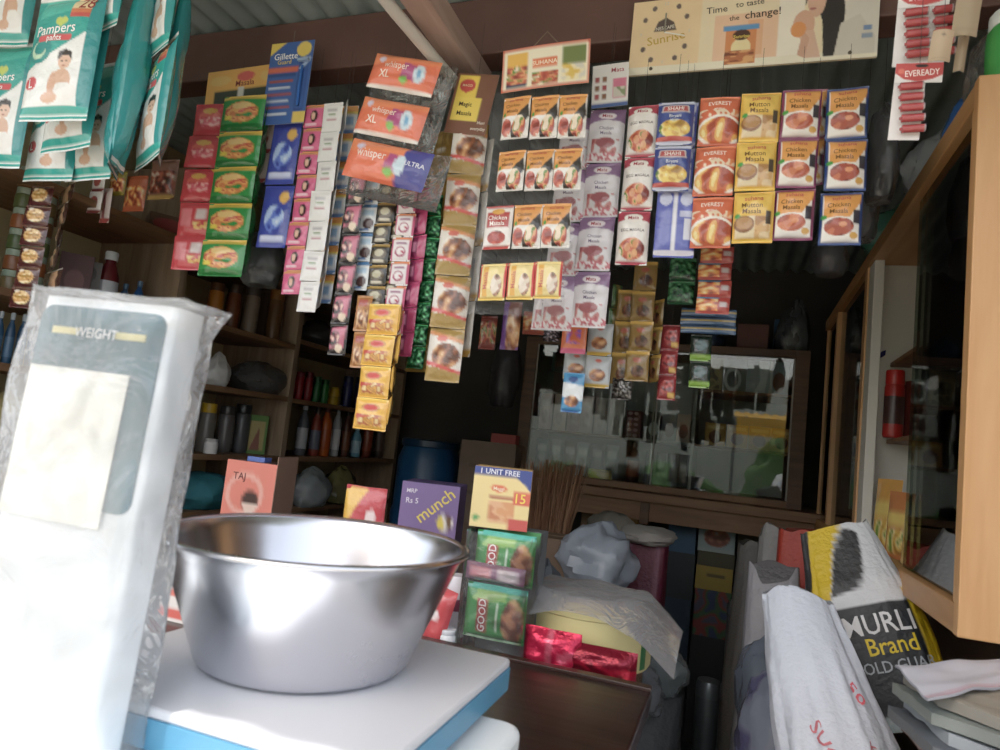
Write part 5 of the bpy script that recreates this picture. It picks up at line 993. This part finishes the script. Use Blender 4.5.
# ================================================================ sacks, bags and cartons
def sack_mb(w, d, h, c, seed=0, lean=(0, 0), top=.55, paint=None, nx=48, ny=40, fold=.06, sag=.12, pw_=.62, mouth=.0, rnd=0):
    """filled sack standing on z=0, its top edge narrower and folded"""
    off = Vector((seed*3.7, seed*1.3, seed*2.9)); mb = MB()
    def f(u, v):
        a = 2*pi*u-pi; k = lambda t: math.copysign(abs(t)**pw_, t)
        t = 1-v
        prof = (.9+sag*sin(pi*min(1, t*1.3)))*(1-(1-top)*max(0, (t-.55)/.45)**1.4)
        dp = prof*(1-.6*max(0, (t-.7)/.3))
        n = 1+fold*noise.noise(Vector((cos(a)*2, sin(a)*2, t*2.5))+off)+fold*.7*noise.noise(Vector((cos(a)*6, sin(a)*6, t*5))+off)+fold*.35*noise.noise(Vector((cos(a)*14, sin(a)*14, t*9))+off)
        x = k(cos(a))*w/2*prof*n; y = k(sin(a))*d/2*dp*n
        z = t*h+.02*h*noise.noise(Vector((cos(a)*2, sin(a)*2, 5))+off)*t
        if mouth and t > .93: z += mouth*sin(a*3+seed)
        z -= rnd*(2*x/w)**2*t*t
        return (x+lean[0]*t, y+lean[1]*t, z)
    P_ = painter(paint) if paint else None
    mb.grid(f, nx, ny, (lambda u, v: P_((u*2) % 1 if u < .5 else 2, v)) if P_ else c)
    cap = [f(i/nx, 0) for i in range(nx)]; mb.add(cap, [tuple(range(nx))], mixc(c, '303030', .3))
    bot = [f(i/nx, 1) for i in range(nx)]; mb.add(bot, [tuple(range(nx-1, -1, -1))], c)
    return mb, f
def sack(label, loc, w, d, h, c, seed, cat='sack', name='filled_sack', mat='woven', rz=0, **k):
    mb, f = sack_mb(w, d, h, c, seed, **k)
    o = mb.obj(name, mat, None, loc=loc, angle=80); o.rotation_euler = (0, 0, R(rz)); return tag(o, label, cat)

# white sack in front, leaning back on the others
base = sack('bulging grey woven sack lying on the floor under the white sack', (.36, 1.24, 0), .32, .30, .42, 'a8a49a', 3, top=.8)
mb, f = sack_mb(.215, .20, .655, 'c2c8d6', 5, lean=(-.20, .36), top=.64, fold=.15, sag=.1, rnd=.07, nx=72, ny=60)
def txt(s, u0, v0, size, c, ang):
    v, fc, tw = text2d(s); pts = []
    for x, y in v:
        x2 = (x*cos(R(ang))-y*sin(R(ang)))*size; y2 = (x*sin(R(ang))+y*cos(R(ang)))*size
        p = Vector(f(u0+x2, v0-y2)); q = Vector(f(u0+x2, v0-y2+.002)); e = Vector(f(u0+x2+.002, v0-y2))
        nrm = (e-p).cross(p-q); nrm = nrm.normalized() if nrm.length else Vector((0, -1, 0))
        if nrm.y > 0: nrm = -nrm
        pts.append(p+nrm*.0025)
    mb.add(pts, fc, c)
txt('SUGAR', .19, .30, .03, 'c06a74', -60); txt('50', .31, .20, .03, 'c0505e', -50); txt('KG', .29, .31, .022, 'c06a74', -40)
o = mb.obj('filled_sack', 'woven', None, loc=(.335, 1.14, .405), angle=80)
tag(o, 'white woven sack with faint red print leaning back beside the newspapers', 'sack')
# black and yellow branded bag
BR = [('r', 0, 0, 2.1, 1, 'c9cbd0'), ('p', [(0, 0), (.27, 0), (.2, .38), (0, .4)], '2f2f31'), ('p', [(.27, .0), (.52, .0), (.36, .40), (.18, .40)], 'c8a81e'), ('p', [(.52, .02), (.62, .06), (.5, .34), (.38, .36)], '2a2a2c'),
      ('r', .16, .42, .74, 1, '1c2026'), ('p', [(.74, .36), (1, .36), (1, .9), (.74, .9)], 'c8a81e'), ('r', .1, .93, .9, 1, '8a969a')]
mb, f = sack_mb(.215, .14, .39, 'c9cbd0', 8, lean=(.0, .04), top=.72, paint=BR, nx=140, ny=80, fold=.05)
fb = f
def bt_(s, xc, vc, size, c):
    """lettering wrapped on the front of the bag: xc and size are shares of the bag's width"""
    v, fc, tw = text2d(s); pts = []
    for x, y in v:
        vv = vc-(y-.5)*size*.62; want = (xc-.5+(x-tw/2)*size)*.215; lo, hi = .02, .48
        for _ in range(18):
            mid = (lo+hi)/2
            if fb(mid, vv)[0] < want: lo = mid
            else: hi = mid
        p = Vector(fb((lo+hi)/2, vv)); p.y -= .003; pts.append(p)
    mb.add(pts, fc, c)
bt_('MURLI', .57, .51, .155, 'd8d8dc'); bt_('Brand', .62, .615, .13, 'd8bc2a'); bt_('GOLD GUAR', .58, .71, .085, '9aa0a8')
o = mb.obj('filled_sack', 'woven', None, loc=(.345, 1.60, .815), angle=80); o.rotation_euler = (R(-8), R(-20), 0)
tag(o, 'black, yellow and grey branded sack tilted under the wall cabinet', 'sack')
sack('tan jute sack standing under the branded sack', (.42, 1.66, 0), .36, .36, .72, '8a7a62', 11, top=.85, mat='cloth')
sack('red orange sack with a plain face standing left of the branded sack', (P(800, 560, Y=2.15).x+.005, 2.15, 0), .16, .2, P(808, 532, Y=2.15).z, 'a8382a', 13, top=.9, fold=.04)
sack('pale grey woven sack with folded mouth left of the red orange sack', (P(782, 560, Y=2.35).x, 2.35, 0), .17, .2, P(782, 532, Y=2.35).z, '8f8c8a', 14, top=.9, mouth=.02)
sack('dim grey sack furthest back in the row of sacks on the floor', (P(760, 560, Y=2.75).x, 2.75, 0), .2, .22, P(760, 544, Y=2.75).z, '66625e', 15, top=.85)
sack('light grey sack with creased top just behind the white sack', (P(772, 600, Y=1.95).x, 1.95, 0), .15, .2, P(772, 572, Y=1.95).z, '8f8d92', 16, top=.9, mouth=.02)
p = P(768, 680, Y=1.75); bag('grey blue plastic bag lump between the sacks and the aisle', (p.x, 1.78, p.z-.12), .07, .09, .2, '6a7484', 81, .02)
p = P(772, 730, Y=1.6); bag('crumpled pale plastic bag lower down against the white sack', (p.x, 1.6, p.z-.12), .07, .09, .23, '848ca2', 82, .02, c2='5a5a80')
sack('dark grey sack on the floor carrying the crumpled plastic bags', (P(768, 740, Y=1.72).x-.01, 1.66, 0), .17, .26, .52, '4a4e56', 17, top=.9)
# newspapers on a carton
pz = 1.043
carton('brown carton standing under the newspaper pile', (.50, .70, 0), .40, .34, .955, '5a4636', rz=0)
def paper(label, pts, z, t, c, edge=None, wav=.004, seed=0):
    mb = MB(); (x0, y0), (x1, y1), (x2, y2), (x3, y3) = pts
    def f(u, v, o=0):
        x = (x0*(1-u)+x1*u)*(1-v)+(x3*(1-u)+x2*u)*v; y = (y0*(1-u)+y1*u)*(1-v)+(y3*(1-u)+y2*u)*v
        return (x, y, z+o+wav*noise.noise(Vector((u*3+seed, v*3, seed))))
    pa = lambda u, v: edge if (edge and (.93 < v < .975 or .88 < v < .895)) else (c if noise.noise(Vector((u*30, v*6, seed))) < .25 or edge else mixc(c, '606060', .25))
    mb.grid(f, 30, 30, pa); mb.grid(lambda u, v: f(u, v, -t), 6, 6, c, True)
    n = 30
    for s in range(4):
        for i in range(n):
            a, b_ = i/n, (i+1)/n
            q = [(a, 0, b_, 0), (1, a, 1, b_), (b_, 1, a, 1), (0, b_, 0, a)][s]
            mb.add([f(q[0], q[1]), f(q[2], q[3]), f(q[2], q[3], -t), f(q[0], q[1], -t)], [(0, 1, 2, 3)], mixc(c, '808080', .3))
    o = mb.obj('newspaper', 'matte' if not edge else 'card', None, True); return tag(o, label, 'newspaper', 'newspapers in the pile')
A = P(895, 668, Z=pz); B = P(1010, 661, Z=pz); Cc = P(1012, 686, Z=pz); Dd = P(928, 702, Z=pz)
paper('white folded sheet with pink edge lines on top of the newspaper pile', [(A.x, A.y), (B.x, B.y), (Cc.x, Cc.y), (Dd.x, Dd.y)], pz+.004, .003, 'b8bccc', 'b06a82', .006, 2)
for k, (dx, dy, c_, lab) in enumerate(((.012, -.05, '8a8478', 'rolled grey newspaper right below the white folded sheet'), (.0, -.075, '77807c', 'greenish newspaper third from the top of the pile'), (.014, -.09, '98a0a8', 'pale blue grey newspaper in the middle of the pile'), (-.004, -.10, '4a5058', 'dark newspaper low in the pile'), (.012, -.10, '8a6a62', 'pinkish brown newspaper at the bottom of the pile'))):
    z = pz-.006-.015*k
    paper(lab, [(A.x+dx, A.y+.01), (.6, A.y+.02), (.6, .72+dy), (A.x+dx+.02, A.y-.02+dy)], z, .013, c_, None, .006, k+4)

# ---- goods on the floor behind the bench, left of the aisle
def col_x(px, Y): return P(px, 560, Y=Y).x
sack('tan jute sack on the floor left under the bundles behind the bench', (-.80, 2.15, 0), .34, .46, .78, '7a6a54', 21, top=.9, mat='cloth')
sack('grey sack on the floor under the clear plastic bag behind the bench', (-.42, 2.2, 0), .28, .45, .84, '66645f', 22, top=.92)
p = P(600, 580, Y=2.2); bag('grey white plastic bag sitting on the sacks behind the yellow tin', (p.x, 2.15, max(.845, p.z-.01)), .11, .12, .185, '9aa2ae', 92, .0, fold=.26)
p = P(560, 575, Y=2.1); carton('brown carton leaning among the bags left of the grey white bag', (p.x-.02, 2.1, .785), .13, .16, P(560, 540, Y=2.1).z-.785, '6a5038', rz=12)
x = P(543, 520, Y=2.35).x; o = thing('grass_broom', 'brown grass broom heads bundled below the display case', 'broom', (x-.01, 2.45, .80), 0)
for k in range(3):
    mb = MB(); rr = random.Random(k)
    for q in range(60):
        a = rr.uniform(0, 2*pi); r0 = rr.uniform(0, .02); r1 = rr.uniform(.03, .075)
        mb.tube([(r0*cos(a)+.04*(k-1), r0*sin(a), 0), (r1*cos(a)*.6+.05*(k-1), r1*sin(a)*.6, .22), (r1*cos(a)+.055*(k-1)+.02*rr.random(), r1*sin(a), .40+.04*rr.random())], [.002, .0022, .001], ['8a6248', '7a543c', '9a7458'][q % 3], 4)
    mb.obj('broom_head', 'matte', o)
x = P(610, 525, Y=2.7).x; bag('cream cloth bundle with a pale rolled top behind the grey white bag', (x, 2.75, .9), .1, .1, P(605, 512, Y=2.7).z-.9, '8f887c', 93, .0, 'cloth', 'bundle', 'cloth_bundle')
sack('dull grey sack on the floor under the cream cloth bundle', (x, 2.78, 0), .26, .3, .905, '4a4846', 23, top=.92)
x = P(645, 560, Y=2.45).x; zt = P(645, 540, Y=2.45).z
sack('dark red striped sack standing at the aisle below the display case', (x, 2.45, 0), .17, .2, zt, '5a1c30', 24, top=.98, paint=[('r', 0, 0, 2.1, 1, '5a1c30'), ('r', .3, 0, .36, 1, '7a4a5a'), ('r', .62, 0, .68, 1, '7a4a5a')], fold=.03)
bag('pale rolled mouth of plastic lying on the dark red striped sack', (x, 2.45, zt-.01), .095, .1, .06, '8f8a84', 94, .0, 'cloth', 'plastic sheet')
for i, (px, py, Y, r_, h_, c_, lab) in enumerate(((655, 640, 1.95, .075, .13, '4e5a5e', 'dark grey green plastic bag at the aisle behind the tin'), (665, 672, 1.85, .075, .11, '5c6468', 'grey plastic bag lower at the aisle beside the counter'), (648, 690, 1.75, .06, .10, '70747a', 'pale grey plastic bag at the counter corner'))):
    p = P(px, py, Y=Y); bag(lab, (p.x-.02, Y, p.z-.05), r_, .09, h_, c_, 95+i, .02)
sack('dark sack on the floor under the grey bags at the aisle', (P(645, 690, Y=1.9).x-.03, 1.88, 0), .30, .36, .70, '33363a', 25, top=.92)
bag('bluish cloth bag behind the clear pouch and the tin', (P(545, 560, Y=1.75).x, 1.78, .62), .09, .09, .34, '4a5058', 99, .03, 'cloth', 'cloth bag')
# ---- cartons stacked at the back under the ledge
FLW = [('r', 0, 0, 1, 1, '9ab0b0'), ('f', .5, .6, .36, .26, ['6a3a2c', '8a4a3a', 'b0684a', '9ab0b0'], 5), ('r', 0, .9, 1, 1, 'a8b8b4')]
YLB = [('r', 0, 0, 1, 1, 'a88a1e'), ('r', .3, .3, .8, .45, '6a5a2a')]
MUL = [('r', 0, 0, 1, 1, '3a4a3a'), ('F', 0, 0, 1, 1, ['2c3a5a', '3a5a3a', '7a2a24', '4a4a5a'], 3)]
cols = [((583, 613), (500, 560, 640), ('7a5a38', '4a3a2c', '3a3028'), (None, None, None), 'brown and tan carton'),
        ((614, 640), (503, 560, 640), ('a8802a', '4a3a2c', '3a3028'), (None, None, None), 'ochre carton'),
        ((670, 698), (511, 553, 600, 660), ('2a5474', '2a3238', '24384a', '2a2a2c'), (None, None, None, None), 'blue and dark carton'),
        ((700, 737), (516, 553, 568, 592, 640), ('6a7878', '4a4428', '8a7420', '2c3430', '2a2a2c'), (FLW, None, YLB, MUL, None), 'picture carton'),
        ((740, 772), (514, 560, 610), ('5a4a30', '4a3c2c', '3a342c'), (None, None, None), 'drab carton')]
CN = (('brown carton with small pale label, top of the first stack under the ledge', 'dark carton in the middle of the first stack under the ledge', 'lowest carton of the first stack under the ledge'),
      ('ochre carton on top of the second stack under the ledge', 'dark carton in the middle of the second stack under the ledge', 'lowest carton of the second stack under the ledge'),
      ('blue carton at the top of the stack left of the flower picture box', 'dark carton below the blue carton under the ledge', 'navy carton second from the floor below the blue carton', 'black carton on the floor below the blue carton'),
      ('pale box with a reddish flower picture under the ledge', 'olive carton right below the flower picture box', 'yellow box in the stack below the flower picture box', 'carton with mixed dark colours below the yellow box', 'black carton on the floor below the yellow box'),
      ('drab tan carton right of the flower picture box', 'dark tan carton in the middle of the stack beside the sacks', 'lowest dark tan carton of the stack beside the sacks'))
for (l, r), ys, cs, ds, base_ in cols:
    a = P(l, ys[0], Y=3.42); b_ = P(r, ys[0], Y=3.42); x = (a.x+b_.x)/2; w = b_.x-a.x
    zs = [P((l+r)/2, y, Y=3.42).z for y in ys]+[0]
    ci = [c[0][0] for c in cols].index(l)
    for k in range(len(ys)):
        L_ = ds[k] or [('r', 0, 0, 1, 1, cs[k])]
        if ci == 0 and k == 0: L_ = L_+[('r', .5, .1, .75, .3, 'c8c8c0')]
        z0 = max(zs[k+1], 0); carton(CN[ci][k], (x+.004*(k % 2), 3.42+.006*k, z0+.0005), w, .2, zs[k]-z0-.001, cs[k], L_, flap=False)
for i, (px, Y, r_, z0, h_, lab) in enumerate(((744, 2.95, .075, 0, .46, 'lower steel canister standing on the floor beside the sacks'), (744, 2.95, .07, .4605, .30, 'upper steel canister stacked on the lower one beside the sacks'), (712, 3.1, .05, 0, .40, 'slim steel canister on the floor at the end of the aisle'))):
    p = P(px, 640, Y=Y); o = thing('steel_canister', lab, 'canister', (p.x, Y, z0))
    MB().lathe([(r_*.97, 0), (r_, .006), (r_, h_*.85), (r_*.98, h_*.87)], '8f979c', 26).obj('canister_body', 'metal', o)
    MB().lathe([(r_*1.03, h_*.83), (r_*1.03, h_*.93), (r_*.9, h_*.99), (.001, h_)], '9aa2a8', 26).obj('lid', 'metal', o)

# ================================================================ across the street (seen in the glass doors)
def street(px, py, Y): return P(px, py, Y=2*YB+Y)   # a mirrored point at distance Y in front of the shop
a = street(735, 408, 7.0); b_ = street(800, 440, 7.0)
o = thing('street_awning', 'yellow cloth awning of the stall across the street', 'awning', ((a.x+b_.x)/2, -7.0, 0))
wd = (b_.x-a.x)
MB().grid(lambda u, v: ((u-.5)*wd, -.9+v*.9, a.z-.15*v+.02*sin(u*40)), 30, 8, 'e0a82a').obj('awning_cloth', 'cloth', o)
MB().grid(lambda u, v: ((u-.5)*wd, .001, a.z-.15-v*(a.z-b_.z-.15)+.0*u), 30, 6, 'd89c22').obj('valance', 'cloth', o)
for s in (-1, 1): MB().tube([(s*wd*.48, -.02, -.02), (s*wd*.48, -.02, a.z-.15)], .03, '6a6a6a').obj('post', 'metal', o)
for i, (x, y, r_, h_, lab) in enumerate(((-3.4, -7.9, .8, 1.0, 'green bush across the street left of the van'), (-1.2, -8.3, .9, 1.15, 'green bush across the street behind the van'), (1.1, -8.8, .9, 1.9, 'green bush across the street behind the yellow awning'), (-5.8, -8, 1.1, 1.3, 'broad bush furthest along the street'))):
    o = thing('street_bush', lab, 'bush', (x, y, -.02)); mb = lump_mb(r_, r_*.8, h_, '4f7a35', 120+i, 0, .3, 60, 40)
    mb.obj('foliage', 'leaf', o); MB().tube([(0, 0, 0), (0, 0, .3)], .06, '5a4636').obj('stem', 'matte', o)
o = MB().box(-9, 7, -10.4, -10, -.02, 3.4).obj('wall_street', 'cabinet_white', None, False); o['kind'] = 'structure'
v_ = thing('parked_van', 'white van parked across the street', 'van', (2.5, -5.2, -.02), 0); v_.scale = (1, 1, .78)
prof = [(-1.9, .3), (1.9, .3), (1.95, .75), (1.5, .95), (1.0, 1.6), (-1.8, 1.65), (-1.95, 1.2)]
n = len(prof); mb = MB().add([(x, -.75, z) for x, z in prof]+[(x, .75, z) for x, z in prof], [tuple(range(n)), tuple(range(2*n-1, n-1, -1))]+[(i, n+i, n+(i+1) % n, (i+1) % n) for i in range(n)], 'e8eaec')
mb.obj('van_body', 'plastic', v_, False, .05)
for x0, x1 in ((.35, 1.05), (-.75, .2), (-1.7, -.9)): MB().box(x0, x1, .735, .757, 1.0, 1.48, '2c343a').obj('window', 'plastic', v_, False)
for x in (-1.2, 1.25):
    for y in (-.7, .7): MB().lathe([(.1, -.1), (.3, -.1), (.32, -.06), (.32, .06), (.3, .1), (.1, .1)], '1c1c1e', 24).xf(Matrix.Translation((x, y, .32)) @ Matrix.Rotation(R(90), 4, 'X')).obj('wheel', 'plastic', v_)
